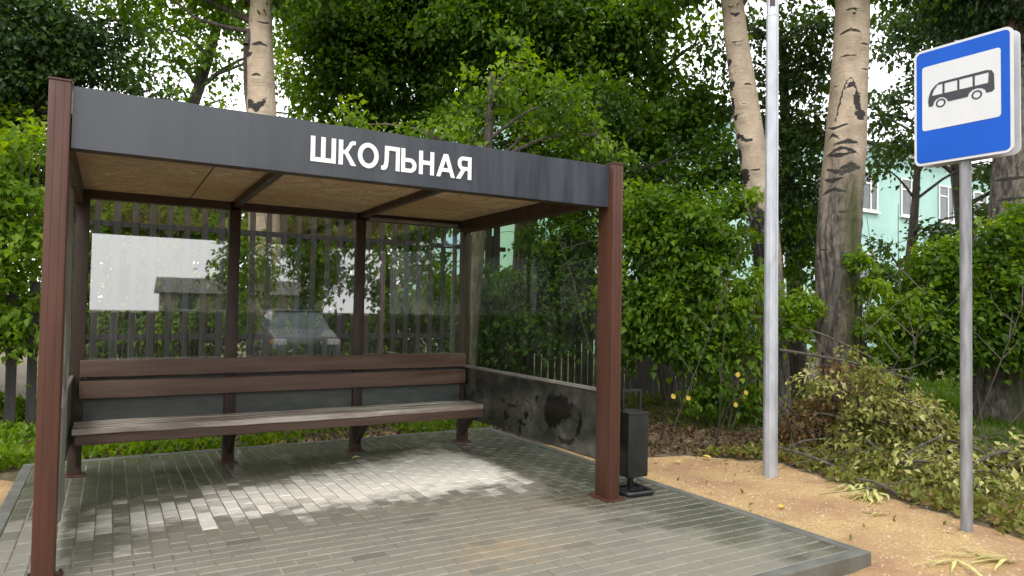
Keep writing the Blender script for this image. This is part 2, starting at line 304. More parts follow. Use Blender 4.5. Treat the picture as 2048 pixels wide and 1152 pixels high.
# paving: bricks laid one by one, their joints filled with sand
PX0, PX1, PY0, PY1 = -.42, 4.30, -1.63, 3.32
def pavement():
    Vs = []; Fs = []; bd = []
    def brick(x0, x1, y0, y1):
        g_ = .0022; x0 += g_; x1 -= g_; y0 += g_; y1 -= g_
        if x1-x0 < .015 or y1-y0 < .015: return
        bd.append(rng.uniform(-1, 1)); e = .006; z = rng.normal(0, .0011); tx, ty = rng.normal(0, .0018, 2); cx, cy = (x0+x1)/2, (y0+y1)/2
        o = len(Vs)
        for (a, b_, c) in [(x0, y0, -.03), (x1, y0, -.03), (x1, y1, -.03), (x0, y1, -.03), (x0, y0, -.006), (x1, y0, -.006), (x1, y1, -.006), (x0, y1, -.006), (x0+e, y0+e, 0), (x1-e, y0+e, 0), (x1-e, y1-e, 0), (x0+e, y1-e, 0)]:
            Vs.append((a, b_, c+z+tx*(a-cx)+ty*(b_-cy)))
        for q in [(8, 9, 10, 11), (4, 5, 9, 8), (5, 6, 10, 9), (6, 7, 11, 10), (7, 4, 8, 11), (0, 1, 5, 4), (1, 2, 6, 5), (2, 3, 7, 6), (3, 0, 4, 7)]: Fs.append([o+k for k in q])
    ax0, ax1, ay0, ay1 = PX0+.085, PX1-.085, PY0+.085, PY1-.085; ysplit = .36
    i = 0; x = ax0
    while x < ax1:                                    # long side running back
        y = ysplit - (.1 if i % 2 else 0)
        while y < ay1: brick(x, min(x+.1, ax1), max(y, ysplit), min(y+.2, ay1)); y += .2
        x += .1; i += 1
    j = 0; y = ysplit
    while y > ay0:                                    # long side running across
        x = ax0 - (.1 if j % 2 else 0)
        while x < ax1: brick(max(x, ax0), min(x+.2, ax1), max(y-.1, ay0), y); x += .2
        y -= .1; j += 1
    V = np.array(Vs); X, Y = V[:, 0], V[:, 1]
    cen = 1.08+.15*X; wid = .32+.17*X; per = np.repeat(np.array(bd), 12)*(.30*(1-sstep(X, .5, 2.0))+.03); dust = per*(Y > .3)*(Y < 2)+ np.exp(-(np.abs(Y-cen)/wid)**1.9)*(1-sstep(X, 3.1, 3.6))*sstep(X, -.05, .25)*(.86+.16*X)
    dust2 = .35*np.exp(-((Y-.2)/.9)**2)*sstep(X, 0, .6)
    ochre = .6*np.exp(-(((X-2.35)/.55)**2+((Y+.55)/.38)**2))+.55*np.exp(-(((X-3.3)/.5)**2+((Y-.15)/.25)**2))+.2
    wet = .9*sstep(X, 3.25, 3.55)*sstep(Y, -.3, .3)+.8*sstep(Y, cen+wid*1.0, cen+wid*1.0+.25)+.8*sstep(X+.35*(Y), 2.9, 3.6)*(Y < .4)+.35*sstep(-X, -.3, 0)
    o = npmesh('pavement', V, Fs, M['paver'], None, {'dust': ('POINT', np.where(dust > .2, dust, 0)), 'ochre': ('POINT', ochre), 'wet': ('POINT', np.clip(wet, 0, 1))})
    tag(o, kind='structure')
    b_ = MB().box(ax0, ax1, ay0, ay1, -.12, -.005).build('pavement_joints', M['joint'], o)
    k = MB()
    def row(a0, a1, mk):
        n = max(1, round((a1-a0)/1.0)); st = (a1-a0)/n
        for q in range(n): mk(a0+q*st+.002, a0+(q+1)*st-.002)
    row(PX0, PX1, lambda a, c: k.box(a, c, PY0, PY0+.083, -.2, .004, .008)); row(PX0, PX1, lambda a, c: k.box(a, c, PY1-.083, PY1, -.2, .004, .008))
    row(PY0+.085, PY1-.085, lambda a, c: k.box(PX0, PX0+.083, a, c, -.2, .004, .008)); row(PY0+.085, PY1-.085, lambda a, c: k.box(PX1-.083, PX1, a, c, -.2, .004, .008))
    tag(k.build('kerb', M['kerb']), kind='structure')
pavement()

# ------------------------------------------------------------------ bus shelter
W, D = 3.55, 2.616
BX = [-.063+i*(3.5486+.063)/3 for i in range(4)]       # left edges of the rear posts, .1 wide
def shelter():
    t = empty('bus_shelter', (0, 0, 0)); tag(t, 'brown steel bus shelter with charcoal fascia, white lettering and glass walls', 'bus shelter')
    for x0 in (-.099, W):
        p = MB().box(x0, x0+.099, 0, .19, .008, 2.6, .012); 
        for xx in (x0+.03, x0+.069): p.box(xx-.001, xx+.001, -.0015, .002, .02, 2.59)
        po = p.build('post', M['post'], t, True)
        MB().box(x0-.035, x0+.135, -.03, .225, .001, .012, .003).build('base_plate', M['post'], po)
        for (ax, ay) in ((x0-.02, -.015), (x0+.12, -.015), (x0-.02, .21), (x0+.12, .21)): MB().tube([(ax, ay, .008), (ax, ay, .026)], .008, 6).build('bolt', M['frame'], po)
        MB().box(x0-.004, x0+.103, -.004, .194, 2.595, 2.606, .003).build('post_cap', M['post'], po)
    for x0 in BX:
        po = MB().box(x0, x0+.1, D, D+.1, .008, 2.42, .008).build('post', M['frame'], t, True)
        MB().box(x0-.03, x0+.13, D-.03, D+.13, .001, .010, .003).build('base_plate', M['post'], po)
    # fascia: a folded sheet with slightly wavy top
    bm = bmesh.new(); n = 60; prev = None
    for i in range(n+1):
        x = .006+(W-.012)*i/n; z1 = 2.588+.004*math.sin(i*.9)*math.sin(i*.23); ripple = .0015*math.sin(i*.7)
        ring = [bm.verts.new(c) for c in ((x, .05+ripple, 2.262), (x, .05+ripple*1.5, 2.42), (x, .05+ripple, z1), (x, .075, z1+.002), (x, .075, 2.262))]
        if prev:
            for k in range(5): bm.faces.new((prev[k], prev[(k+1) % 5], ring[(k+1) % 5], ring[k]))
        else: first = ring
        prev = ring
    bm.faces.new(first); bm.faces.new(prev[::-1]); mb = MB(); mb.bm.free(); mb.bm = bm
    fa = mb.build('fascia', M['fascia'], t, True)
    # lettering: each glyph drawn as flat strokes on a 100-high grid
    T = 21.; lm_ = MB()
    def ring(cx, cy, rx, ry, a0, a1, tx, ty, n=22):
        o = []; 
        for k in range(n+1): a = R(a0+(a1-a0)*k/n); o.append((cx+rx*math.cos(a), cy+ry*math.sin(a)))
        i_ = [(cx+(rx-tx)*math.cos(R(a0+(a1-a0)*k/n)), cy+(ry-ty)*math.sin(R(a0+(a1-a0)*k/n))) for k in range(n+1)]
        return [[o[k], o[k+1], i_[k+1], i_[k]] for k in range(n)]
    box_ = lambda x0, x1, y0, y1: [(x0, y0), (x1, y0), (x1, y1), (x0, y1)]
    G = {'Ш': (118, [box_(0, T, 0, 100), box_(48, 48+T, 18, 100), box_(97, 118, 0, 100), box_(T, 97, 0, 18)]),
         'К': (86, [box_(0, T, 0, 100), [(T, 60), (T, 44), (32, 44), (40, 52), (38, 60)], [(38, 60), (40, 50), (62, 100), (40, 100)] if 0 else [(30, 60), (44, 50), (66, 82), (48, 82)], [(48, 82), (66, 82), (72, 85), (82, 85), (82, 100), (66, 100), (54, 94)], [(30, 44), (44, 56), (86, 0), (61, 0)]]),
         'О': (104, ring(52, 50, 52, 52, 0, 360, 22, 19, 40)),
         'Л': (96, [box_(75, 96, 0, 100), box_(18, 75, 82, 100), [(18, 82), (39, 82), (38, 40), (34, 14), (26, 2), (12, -2), (0, 0), (0, 16), (8, 17), (14, 22), (17, 40)]]),
         'Ь': (82, [box_(0, T, 0, 100), box_(T, 46, 44, 61), box_(T, 46, 0, 17)]+ring(46, 30.5, 36, 30.5, -90, 90, 22, 17)),
         'Н': (82, [box_(0, T, 0, 100), box_(61, 82, 0, 100), box_(T, 61, 42, 60)]),
         'А': (104, [[(0, 0), (22, 0), (63, 100), (40, 100)], [(82, 0), (104, 0), (64, 100), (52, 72)], box_(28, 76, 22, 39)]),
         'Я': (88, [box_(67, 88, 0, 100), box_(40, 67, 83, 100), box_(36, 67, 38, 55), [(0, 0), (25, 0), (52, 38), (30, 42)]]+ring(40, 69, 32, 31, 90, 270, 21, 17))}
    xcur = 0; pol = []
    for ch in 'ШКОЛЬНАЯ':
        wd, ps = G[ch]
        for q in ps: pol.append([(x+xcur, y) for x, y in q])
        xcur += wd+(13 if ch not in 'КЛА' else 7)
    tot = xcur-13; LX0, LX1, LZ0, LZ1 = 1.243, 2.345, 2.343, 2.500
    for k, q in enumerate(pol):
        mt = Matrix(((1, 0, 0, 0), (0, 0, 1, .0478-.00025*(k % 7)), (0, 1, 0, 0), (0, 0, 0, 1)))
        q2 = [(LX0+x/tot*(LX1-LX0), LZ0+y/100*(LZ1-LZ0)) for x, y in q]; lm_.prism(q2, -.003, mt)
    lm_.build('lettering', M['letter'], fa)
    # roof
    MB().box(.0, W, .078, .16, 2.262, 2.42, .004).build('front_beam', M['frame'], t)
    MB().box(BX[0]+.1, BX[3], D, D+.09, 2.335, 2.418, .004).build('rear_beam', M['frame'], t)
    MB().box(-.09, -.01, .19, D, 2.28, 2.416, .004).build('side_beam', M['frame'], t); MB().box(3.49, 3.60, .19, D, 2.285, 2.416, .004).build('side_beam', M['frame'], t)
    xs = [-.01]+[BX[1]+.02, BX[2]+.02]+[3.49]
    for i in range(3):
        MB().box(xs[i]+(.06 if i else 0), xs[i+1], .16, D, 2.408, 2.42).build('ceiling_panel', M['osb'], t)
    MB().box(.80, .806, .165, D-.005, 2.402, 2.4075).build('ceiling_seam', M['frame'], t)
    for i in (1, 2): MB().box(xs[i], xs[i]+.06, .16, D, 2.355, 2.42, .004).build('cross_beam', M['frame'], t)
    MB().box(-.1, W+.11, .08, D+.22, 2.423, 2.45, .005).build('roof', M['tin'], t)
    # glazing
    for i in range(3):
        a, b_ = BX[i]+.1, BX[i+1]; ztop = 2.335
        MB().box(a+.004, b_-.004, D+.03, D+.036, .84, ztop-.002).build('glass_pane', M['glass'], t)
        MB().box(a+.002, b_-.002, D+.02, D+.05, .815, .838, .003).build('sill', M['frame'], t)
        MB().box(a+.002, b_-.002, D+.028, D+.04, .27, .813, .002).build('lower_panel', M['panel'], t)
    MB().box(BX[2]+.12, BX[3]-.08, D-.03, D-.003, 2.337, 2.372, .008).build('pale_batten', M['batten'], t)
    xr = 3.585
    MB().box(xr, xr+.006, .20, D-.002, .845, 2.283).build('glass_pane', M['glass_side'], t)
    MB().box(xr-.012, xr+.02, .192, D-.002, .815, .843, .004).build('sill', M['batten'], t)
    # the scuffed lower panel of the right wall
    ny_, nz_ = 120, 36; ys = np.linspace(.2, D-.004, ny_); zs = np.linspace(.275, .812, nz_); YY, ZZ = np.meshgrid(ys, zs, indexing='ij')
    rr = np.random.default_rng(8)
    XX = np.full_like(YY, xr) + .004*np.sin(YY*7+1)*np.sin(ZZ*9) - .012*np.exp(-(((YY-.62)/.16)**2+((ZZ-.5)/.14)**2))
    mk = np.exp(-(((YY-.86)/.13)**2+((ZZ-.56)/.16)**2)**1.2)*.95 + .8*np.exp(-(((YY-.66)/.16)**2+((ZZ-.62)/.12)**2))
    rad = np.sqrt(((YY-.66)/1.)**2+((ZZ-.56)/1.)**2); mk = np.maximum(mk, .66*np.exp(-((rad-.22)/.035)**2)*(YY < .75)*(ZZ < .62))
    for q in range(16):
        a, b_ = rr.uniform(1.0, 2.6), rr.uniform(.3, .8); mk = np.maximum(mk, rr.uniform(.5, .85)*np.exp(-(((YY-a)/rr.uniform(.02, .11))**2+((ZZ-b_)/rr.uniform(.02, .09))**2)))
    rad = np.sqrt(((YY-1.35)/1.3)**2+(ZZ-.5)**2); mk = np.maximum(mk, .58*np.exp(-((rad-.12)/.014)**2))
    Vf = np.stack([XX, YY, ZZ], -1).reshape(-1, 3); Vb = Vf.copy(); Vb[:, 0] += .008; I = np.arange(ny_*nz_).reshape(ny_, nz_)
    Fq = np.stack([I[:-1, :-1], I[:-1, 1:], I[1:, 1:], I[1:, :-1]], -1).reshape(-1, 4); Fb = Fq[:, ::-1]+len(Vf)
    edge = list(I[:, 0])+list(I[-1, 1:])+list(I[-2::-1, -1])+list(I[0, -2:0:-1]); Fe = [[edge[i], edge[(i+1) % len(edge)], edge[(i+1) % len(edge)]+len(Vf), edge[i]+len(Vf)] for i in range(len(edge))]
    o = npmesh('lower_panel', np.concatenate([Vf, Vb]), np.concatenate([Fq, Fb, np.array(Fe)]), M['scuffed'], t, {'mark': ('POINT', np.concatenate([mk.ravel(), mk.ravel()*0]))}, True)
    tag(o, label='scuffed dark lower panel with black scrape marks')
    xl = -.055
    MB().box(xl, xl+.006, .20, D-.002, .845, 2.275).build('glass_pane', M['glass'], t)
    MB().box(xl-.012, xl+.02, .192, D-.002, .815, .843, .004).build('sill', M['batten'], t)
    MB().box(xl, xl+.01, .20, D-.004, .27, .812, .002).build('lower_panel', M['panel'], t)
    # a sheet of film that has come loose from the left wall and hangs inside it
    ny_, nz_ = 60, 110; ys = np.linspace(.36, 1.5, ny_); zs = np.linspace(.06, 2.2, nz_); YY, ZZ = np.meshgrid(ys, zs, indexing='ij')
    XX = -.034+.008*np.sin(YY*31+ZZ*1.3)+.005*np.sin(YY*13-ZZ*4)+.03*np.exp(-((ZZ-.90)/.09)**2)*sstep(-YY, -.7, -.4)
    YY = YY+.03*np.sin(ZZ*5)*sstep(YY, .9, 1.5)+.05*np.sin(ZZ*11+1)*sstep(YY, 1.2, 1.5)
    V_ = np.stack([XX, YY, ZZ], -1).reshape(-1, 3); I = np.arange(ny_*nz_).reshape(ny_, nz_); Fq = np.stack([I[:-1, :-1], I[:-1, 1:], I[1:, 1:], I[1:, :-1]], -1).reshape(-1, 4)
    tag(npmesh('peeling_film', V_, Fq, M['film'], t, None, True), label='loose pale film hanging off the left wall')
shelter()

def bench():
    t = empty('bench', (1.8, 2.35, 0)); tag(t, 'long worn brown bench with two backrest boards inside the shelter', 'bench')
    def loc(o): o.location = (-1.8, -2.35, 0); return o
    def board(name, x0, x1, y0, y1, z0, z1, m, bow=.0, bev=.006):
        mb = MB(); n = 24
        bm = mb.bm; prev = None
        for i in range(n+1):
            x = x0+(x1-x0)*i/n; dz = bow*math.sin(math.pi*i/n*1.0)+.0016*math.sin(i*1.7+z0*9); pr = [(y0, z0+bev), (y0+bev, z0), (y1-bev, z0), (y1, z0+bev), (y1, z1-bev), (y1-bev, z1), (y0+bev, z1), (y0, z1-bev)]
            ring = [bm.verts.new((x, a, b_+dz)) for a, b_ in pr]
            if prev:
                for k in range(8): bm.faces.new((prev[k], prev[(k+1) % 8], ring[(k+1) % 8], ring[k]))
            else: bm.faces.new(ring[::-1])
            prev = ring
        bm.faces.new(prev); return loc(mb.build(name, m, t, True))
    board('backrest_board', .005, 3.575, 2.555, 2.600, .825, .97, M['board'], .0)
    board('backrest_board', .005, 3.575, 2.560, 2.603, .645, .795, M['board'], .0)
    board('seat_board', -.02, 3.665, 2.155, 2.295, .415, .465, M['seat'], -.004)
    board('seat_board', -.02, 3.66, 2.302, 2.43, .42, .463, M['seat'], -.003)
    board('seat_board', -.02, 3.66, 2.437, 2.565, .42, .466, M['seat'], -.004)
    board('seat_apron', 0.0, 3.60, 2.175, 2.205, .33, .414, M['board'], .0)
    for x0 in BX:
        xc = min(max(x0+.05, .02), 3.56)
        loc(MB().box(xc-.022, xc+.022, 2.21, D-.001, .375, .414, .004).build('bracket_arm', M['frame'], t))
        d = Vector((0, .32, -.30)); mt = Matrix.Rotation(math.atan2(-.27, .33), 4, 'X')
        loc(MB().obox(((xc), 2.43, .235), (.04, .44, .035), mt, .004).build('brace', M['frame'], t))
bench()

# ------------------------------------------------------------------ litter bin
def bin_():
    o = Vector((3.88, .15, .0)); rz = R(-3); t = empty('litter_bin', o, rz); tag(t, 'black metal litter bin hung in a pedestal frame beside the brown front post', 'litter bin')
    MB().box(-.10, .10, -.10, .10, .135, .655, .02).build('bin_body', M['black'], t, True)
    MB().box(-.103, .103, -.103, .103, .628, .652, .01).build('rim', M['black'], t, True)
    MB().box(-.018, .018, -.015, .025, .02, .14, .004).build('stem', M['black'], t); f = MB(); f.box(.075, .095, -.01, .01, .6, .80, .003); f.box(-.095, -.075, -.01, .01, .6, .80, .003); f.box(-.095, .095, -.011, .011, .80, .822, .003)
    f.build('handle_frame', M['black'], t)
    b_ = MB(); pts = []
    for (cx, cy, a0) in ((.09, -.10, -90), (.09, .10, 0), (-.09, .10, 90), (-.09, -.10, 180)):
        for k in range(5): a = R(a0+k*22.5); pts.append((cx+.04*math.cos(a), cy+.04*math.sin(a), .022))
    pts.append(pts[0]); b_.tube(pts, .018, 8, False); b_.box(-.12, .12, -.02, .02, .008, .03, .003); b_.build('base_loop', M['black'], t, True)
bin_()

# ------------------------------------------------------------------ lamp post (faceted, tapering)
def lamp_post():
    bx, by = 5.56, .17; t = empty('lamp_post', (bx, by, GZ)); tag(t, 'tall pale galvanised lamp post standing in sand right of shelter', 'lamp post')
    n = 8; mb = MB(); bm = mb.bm; prev = None
    for z, r_ in [(-.3, .0655), (.35, .0655), (1.6, .062), (3, .0585), (4.35, .0552), (6, .051), (8.2, .045)]:
        ring = []
        for k in range(n):
            a = 2*math.pi*(k+.5)/n+.26
            for s in (-.10, .10): ring.append(bm.verts.new((r_*math.cos(a+s), r_*math.sin(a+s), z)))
        if prev:
            for k in range(2*n): bm.faces.new((prev[k], prev[(k+1) % (2*n)], ring[(k+1) % (2*n)], ring[k]))
        prev = ring
    bm.faces.new(prev); mb.build('shaft', M['steel'], t)
    dirc = (CAM[:2]-np.array([bx, by])); dirc /= np.linalg.norm(dirc); an = math.atan2(dirc[1], dirc[0]); mt = Matrix.Rotation(an, 4, 'Z')
    MB().obox((dirc[0]*.052, dirc[1]*.052, 4.50), (.012, .046, .14), mt, .004).build('hatch', M['frame'], t)
    MB().tube([(0, 0, 4.345), (0, 0, 4.365)], [.0575, .0572], 16).build('collar', M['steel'], t)
    MB().tube([(0, 0, 8.2), (.0, -.3, 8.9), (-.05, -1.2, 9.3)], [.042, .035, .03], 10).build('lamp_arm', M['steel'], t, True)
    MB().box(-.14, .04, -1.75, -1.15, 9.24, 9.36, .03).build('lamp_head', M['tin'], t, True)
lamp_post()

# ------------------------------------------------------------------ bus stop sign
def rrect(w_, h_, r_, n=6):
    p = []
    for cx, cy, a0 in ((w_/2-r_, h_/2-r_, 0), (-w_/2+r_, h_/2-r_, 90), (-w_/2+r_, -h_/2+r_, 180), (w_/2-r_, -h_/2+r_, 270)):
        for k in range(n+1): a = R(a0+90*k/n); p.append((cx+r_*math.cos(a), cy+r_*math.sin(a)))
    return p
SIGN_Z, SIGN_RZ = 2.992, R(-86.5)
def sign():
    bx, by = 5.44, -1.6; t = empty('bus_stop_sign', (bx, by, GZ)); tag(t, 'blue square bus stop sign on a grey pipe post at right', 'sign')
    pm = MB(); pm.tube([(0, 0, -.2), (.0, 0, .5), (.002, 0, 2.0), (0, 0, 3.38)], [.0385, .0375, .037, .037], 20).build('pole', M['greypipe'], t, True)
    MB().tube([(0, 0, 3.375), (0, 0, 3.395)], .04, 16).build('pole_cap', M['greypipe'], t)
    # local plate frame: x right as read, y up, z towards the reader
    def plate(side):
        q = Matrix.Translation((0, 0, SIGN_Z-GZ)) @ Matrix.Rotation(SIGN_RZ+(0 if side > 0 else math.pi), 4, 'Z') @ Matrix.Rotation(R(90), 4, 'X') @ Matrix.Rotation(R(.1)*side, 4, 'Z')
        off = .047; L = lambda z: q @ Matrix.Translation((-.0, 0, off+z)); name = 'sign_plate'
        w_, h_ = .64, .857
        ob = MB().prism(rrect(w_, h_, .045), .012, L(0)).build(name, M['signback'], t)
        MB().prism(rrect(w_-.036, h_-.036, .032), .002, L(.0125)).build('blue_field', M['blue'], ob)
        MB().prism(rrect(w_-.13, .475, .02), .002, L(.0150) @ Matrix.Translation((-.006, .062, 0))).build('white_field', M['signwhite'], ob)
        # pictogram: bus body with windows cut, two wheels
        Lp = L(.0175) @ Matrix.Translation((-.004, .08, 0)) @ Matrix.Diagonal((1.12, 1.06, 1, 1)); bus = MB()
        U = lambda pts: [(x*1.0, y*1.0) for x, y in pts]
        # body as strips round four windows (nose at the left)
        body = [(-.188, -.075), (-.192, -.04), (-.186, .0), (-.172, .035), (-.15, .062), (-.12, .075), (.15, .078), (.178, .07), (.190, .045), (.192, -.055), (.186, -.062)]
        lower = [(-.192, -.04), (-.187, -.006), (.191, -.006), (.192, -.055), (.180, -.068), (.148, -.068), (.140, -.045), (.120, -.030), (.095, -.025), (.07, -.03), (.052, -.045), (.043, -.068), (-.072, -.068), (-.078, -.05), (-.094, -.035), (-.115, -.028), (-.138, -.034), (-.155, -.05), (-.163, -.078), (-.188, -.078)]
        bus.prism(lower, .0015, Lp)
        bus.prism([(-.150, .060), (-.12, .077), (.15, .080), (.178, .071), (.165, .062), (-.12, .062)], .0015, Lp)
        bus.prism([(-.187, -.0055), (-.174, .033), (-.150, .0595), (-.136, .0595), (-.158, .028), (-.168, -.0055)], .0015, Lp)
        for x in (-.098, -.010, .078): bus.prism([(x-.006, -.0055), (x-.006, .0615), (x+.006, .0615), (x+.006, -.0055)], .0015, Lp)
        bus.prism([(.158, -.0055), (.162, .0615), (.178, .0705), (.190, .045), (.191, -.0055)], .0015, Lp)
        for cx in (-.115, .095):
            ring = [];
            for k in range(24):
                a, b_ = 2*math.pi*k/24, 2*math.pi*(k+1)/24; r0, r1 = .020, .030; cyy = -.068
                bus.prism([(cx+r0*math.cos(a), cyy+r0*math.sin(a)), (cx+r1*math.cos(a), cyy+r1*math.sin(a)), (cx+r1*math.cos(b_), cyy+r1*math.sin(b_)), (cx+r0*math.cos(b_), cyy+r0*math.sin(b_))], .0015, Lp)
        bus.build('bus_pictogram', M['signblack'], ob)
    plate(1); plate(-1)
    for z in (SIGN_Z-GZ-.25, SIGN_Z-GZ+.22): MB().obox((0, 0, z), (.10, .092, .03), Matrix.Rotation(SIGN_RZ, 4, 'Z'), .003).build('clamp', M['signback'], t)
sign()

# ------------------------------------------------------------------ fence
FY = 5.5
def fence():
    t = empty('picket_fence', (3, FY, GZ)); tag(t, 'tall weathered picket fence with shade-dark boards behind the bus shelter', 'fence')
    x = -7.0; k = 0
    while x < 11.6:
        wd = .105+rng.normal(0, .006); top = (2.86 if -.1 < x < 5.6 else 1.75)+rng.normal(0, .035); lean = rng.normal(0, .004); yy = -.03
        mb = MB(); mt = Matrix.Rotation(lean, 4, 'Y')
        mb.obox((x-3+wd/2, yy, (top)/2), (wd*(.66 if x > -.4 and x < 5 else .95), .022, top), mt)
        mb.build('picket', M['fence'], t); x += .198 if (-1.2 < x < 5.2) else .135; k += 1
    for z, xa, xb in ((1.08, -10.1, 8.7), (2.46, -3.05, 2.7)): MB().box(xa, xb, -.018, .03, z, z+.07, .004).build('rail', M['fence'], t)
    for px_ in np.arange(-6.6, 11.6, 2.4): MB().box(px_-3, px_-2.9, .032, .13, 0, 2.7 if -.1 < px_ < 5.6 else 1.6, .004).build('fence_post', M['fence'], t)
fence()

# ------------------------------------------------------------------ vegetation helpers
def leaves(P, DR, NR, L, Wd, tint, fold=.18):
    """arrays: attachment points, leaf direction, normal, length, width -> verts and quads (two per leaf)"""
    n = len(P); S = np.cross(DR, NR); S /= np.linalg.norm(S, axis=1)[:, None]+1e-9; NR = np.cross(S, DR)
    L = L[:, None]; Wd = Wd[:, None]
    v0 = P; v1 = P+DR*L*.38+S*Wd*.5+NR*Wd*fold; v2 = P+DR*L-NR*L*.10; v3 = P+DR*L*.38-S*Wd*.5+NR*Wd*fold
    V = np.stack([v0, v1, v2, v3], 1).reshape(-1, 3); F = np.arange(n*4).reshape(n, 4); return V, F, np.asarray(tint)
DM = 8.5
def blob_leaves(blobs, dens, L0, seed, clump=.28, tintb=.5, droop=.5, asp=.72, per=42):
    """blobs: (x,y,z, rx,ry,rz) ellipsoids; foliage hangs in flattened sprays at their shells and through them"""
    g = np.random.default_rng(seed); Ps = []; Ts = []; Ds = []; Cl = []
    for b in blobs:
        c = np.array(b[:3]); r = np.array(b[3:6]); vol = r[0]*r[1]*r[2]; K = max(3, int(dens*DM*vol/(clump**3)*.42)) if len(b) < 7 else int(b[6])
        d = g.normal(size=(K, 3)); d /= np.linalg.norm(d, axis=1)[:, None]; rad = g.uniform(0, 1, K)**.42; lump = 1+.22*np.sin(d[:, 0]*5+c[0])*np.cos(d[:, 2]*6+c[1])
        cc = c+d*r*(rad*lump)[:, None]; Cl.append(cc)
        tb = tintb+g.normal(0, .19, K)+.14*d[:, 2]*rad  # upper outer sprays tinted lighter: top light put into the leaf colour
        nn = g.poisson(per, K); idx = np.repeat(np.arange(K), nn); m = len(idx)
        out = d[idx]*.6+g.normal(0, .5, (m, 3)); out[:, 2] -= droop; out /= np.linalg.norm(out, axis=1)[:, None]
        q = g.normal(0, 1, (m, 3))*clump*np.array([.62, .62, .34]); q[:, 2] -= .35*(q[:, 0]**2+q[:, 1]**2)/clump
        Ps.append(cc[idx]+q); Ds.append(out); Ts.append(tb[idx]+g.normal(0, .10, m))
    P = np.concatenate(Ps); DR = np.concatenate(Ds); T = np.clip(np.concatenate(Ts), 0, 1); n = len(P)
    NR = g.normal(0, .55, (n, 3)); NR[:, 2] += 1.0; NR /= np.linalg.norm(NR, axis=1)[:, None]
    L = L0*np.clip(np.exp(g.normal(0, .28, n)), .45, 1.7); return leaves(P, DR, NR, L, L*asp*g.uniform(.85, 1.1, n), T), np.concatenate(Cl)
def spline(P, n):
    P = np.array(P, float); t = np.linspace(0, len(P)-1, n); out = []
    for u in t:
        i = min(int(u), len(P)-2); f_ = u-i; p0 = P[max(i-1, 0)]; p1 = P[i]; p2 = P[i+1]; p3 = P[min(i+2, len(P)-1)]
        out.append(.5*((2*p1)+(-p0+p2)*f_+(2*p0-5*p1+4*p2-p3)*f_**2+(-p0+3*p1-3*p2+p3)*f_**3))
    return np.array(out)
def limb_mesh(mb, a, b_, r0, r1, g, n=6, sag=.12, seg=5):
    a = np.array(a, float); b_ = np.array(b_, float); L = np.linalg.norm(b_-a); k = g.normal(0, .07*L, 3)
    pts = [a+(b_-a)*t+k*math.sin(math.pi*t)+np.array([0, 0, sag*L*math.sin(math.pi*t)]) for t in np.linspace(0, 1, seg)]
    mb.tube(pts, list(np.linspace(r0, r1, seg)), n, False); return pts
def plant(kind, label, cat, base, blobs, dens, L0, seed, m='leaf', trunk_r=.14, top=None, clump=.28, tintb=.5, per=42, group=None, stems=1, barkm='bark_dark', asp=.72, droop=.5, limbs=True):
    base = np.array(base, float); t = empty(kind, base); tag(t, label, cat, group); g = np.random.default_rng(seed+99)
    (V, F, T), cl = blob_leaves(blobs, dens, L0, seed, clump, tintb, droop, asp, per)
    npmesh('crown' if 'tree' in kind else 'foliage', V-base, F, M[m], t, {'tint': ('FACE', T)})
    if not limbs: return t
    bl = np.array([b[:3] for b in blobs]); topz = bl[:, 2].max() if top is None else top[2]; cen = bl.mean(0) if top is None else np.array(top)
    tm = MB(); rings = []
    hub = []
    for s in range(stems):
        off = g.normal(0, .18, 3) if stems > 1 else np.zeros(3); off[2] = 0; hd = cen+off*5*(stems > 1); hd[2] = base[2]+(topz-base[2])*.98
        pts = [base*0+off-[0, 0, .15], (hd-base)*[.35, .35, .38]+off, (hd-base)*[.75, .75, .7], hd-base]; sp = spline(pts, 14); rr = trunk_r*(1 if stems == 1 else .35)
        rad = [rr*(1.25-.9*i/13)*(1+(.35 if i == 0 else 0)) for i in range(14)]; tm.tube([tuple(p) for p in sp], rad, 10, False); hub.append(sp)
    tm.build('trunk' if 'tree' in kind else 'stems', M[barkm], t, True)
    lm = MB()
    for b in bl:
        sp = hub[g.integers(len(hub))]; i = np.argmin(np.abs(sp[:, 2]-(b[2]-base[2]-.5)) if len(sp) else 0); i = max(3, min(i, 12))
        limb_mesh(lm, sp[i], b-base, trunk_r*.26, trunk_r*.08, g, 6)
    cs = cl[g.permutation(len(cl))[:150]]
    for c in cs:
        j = np.argmin(((bl-c)**2).sum(1)); limb_mesh(lm, bl[j]-base, c-base, trunk_r*.07, trunk_r*.025, g, 4, .06, 4)
    lm.build('branches', M[barkm], t); return t
def PB(lst, d, dd=1.0):                    # blobs given as photo pixel, pixel radius, depth (squash optional)
    out = []
    for e in lst:
        px, py, r_ = e[:3]; dep = e[3] if len(e) > 3 else d; p = at(px, py, dep); rm = r_*dep/FPX; out.append((p[0], p[1], max(p[2], GZ+.15), rm, rm, rm*.85))
    return out
def ground_at(px, d): p = at(px, 600, d); return (p[0], p[1], GZ)

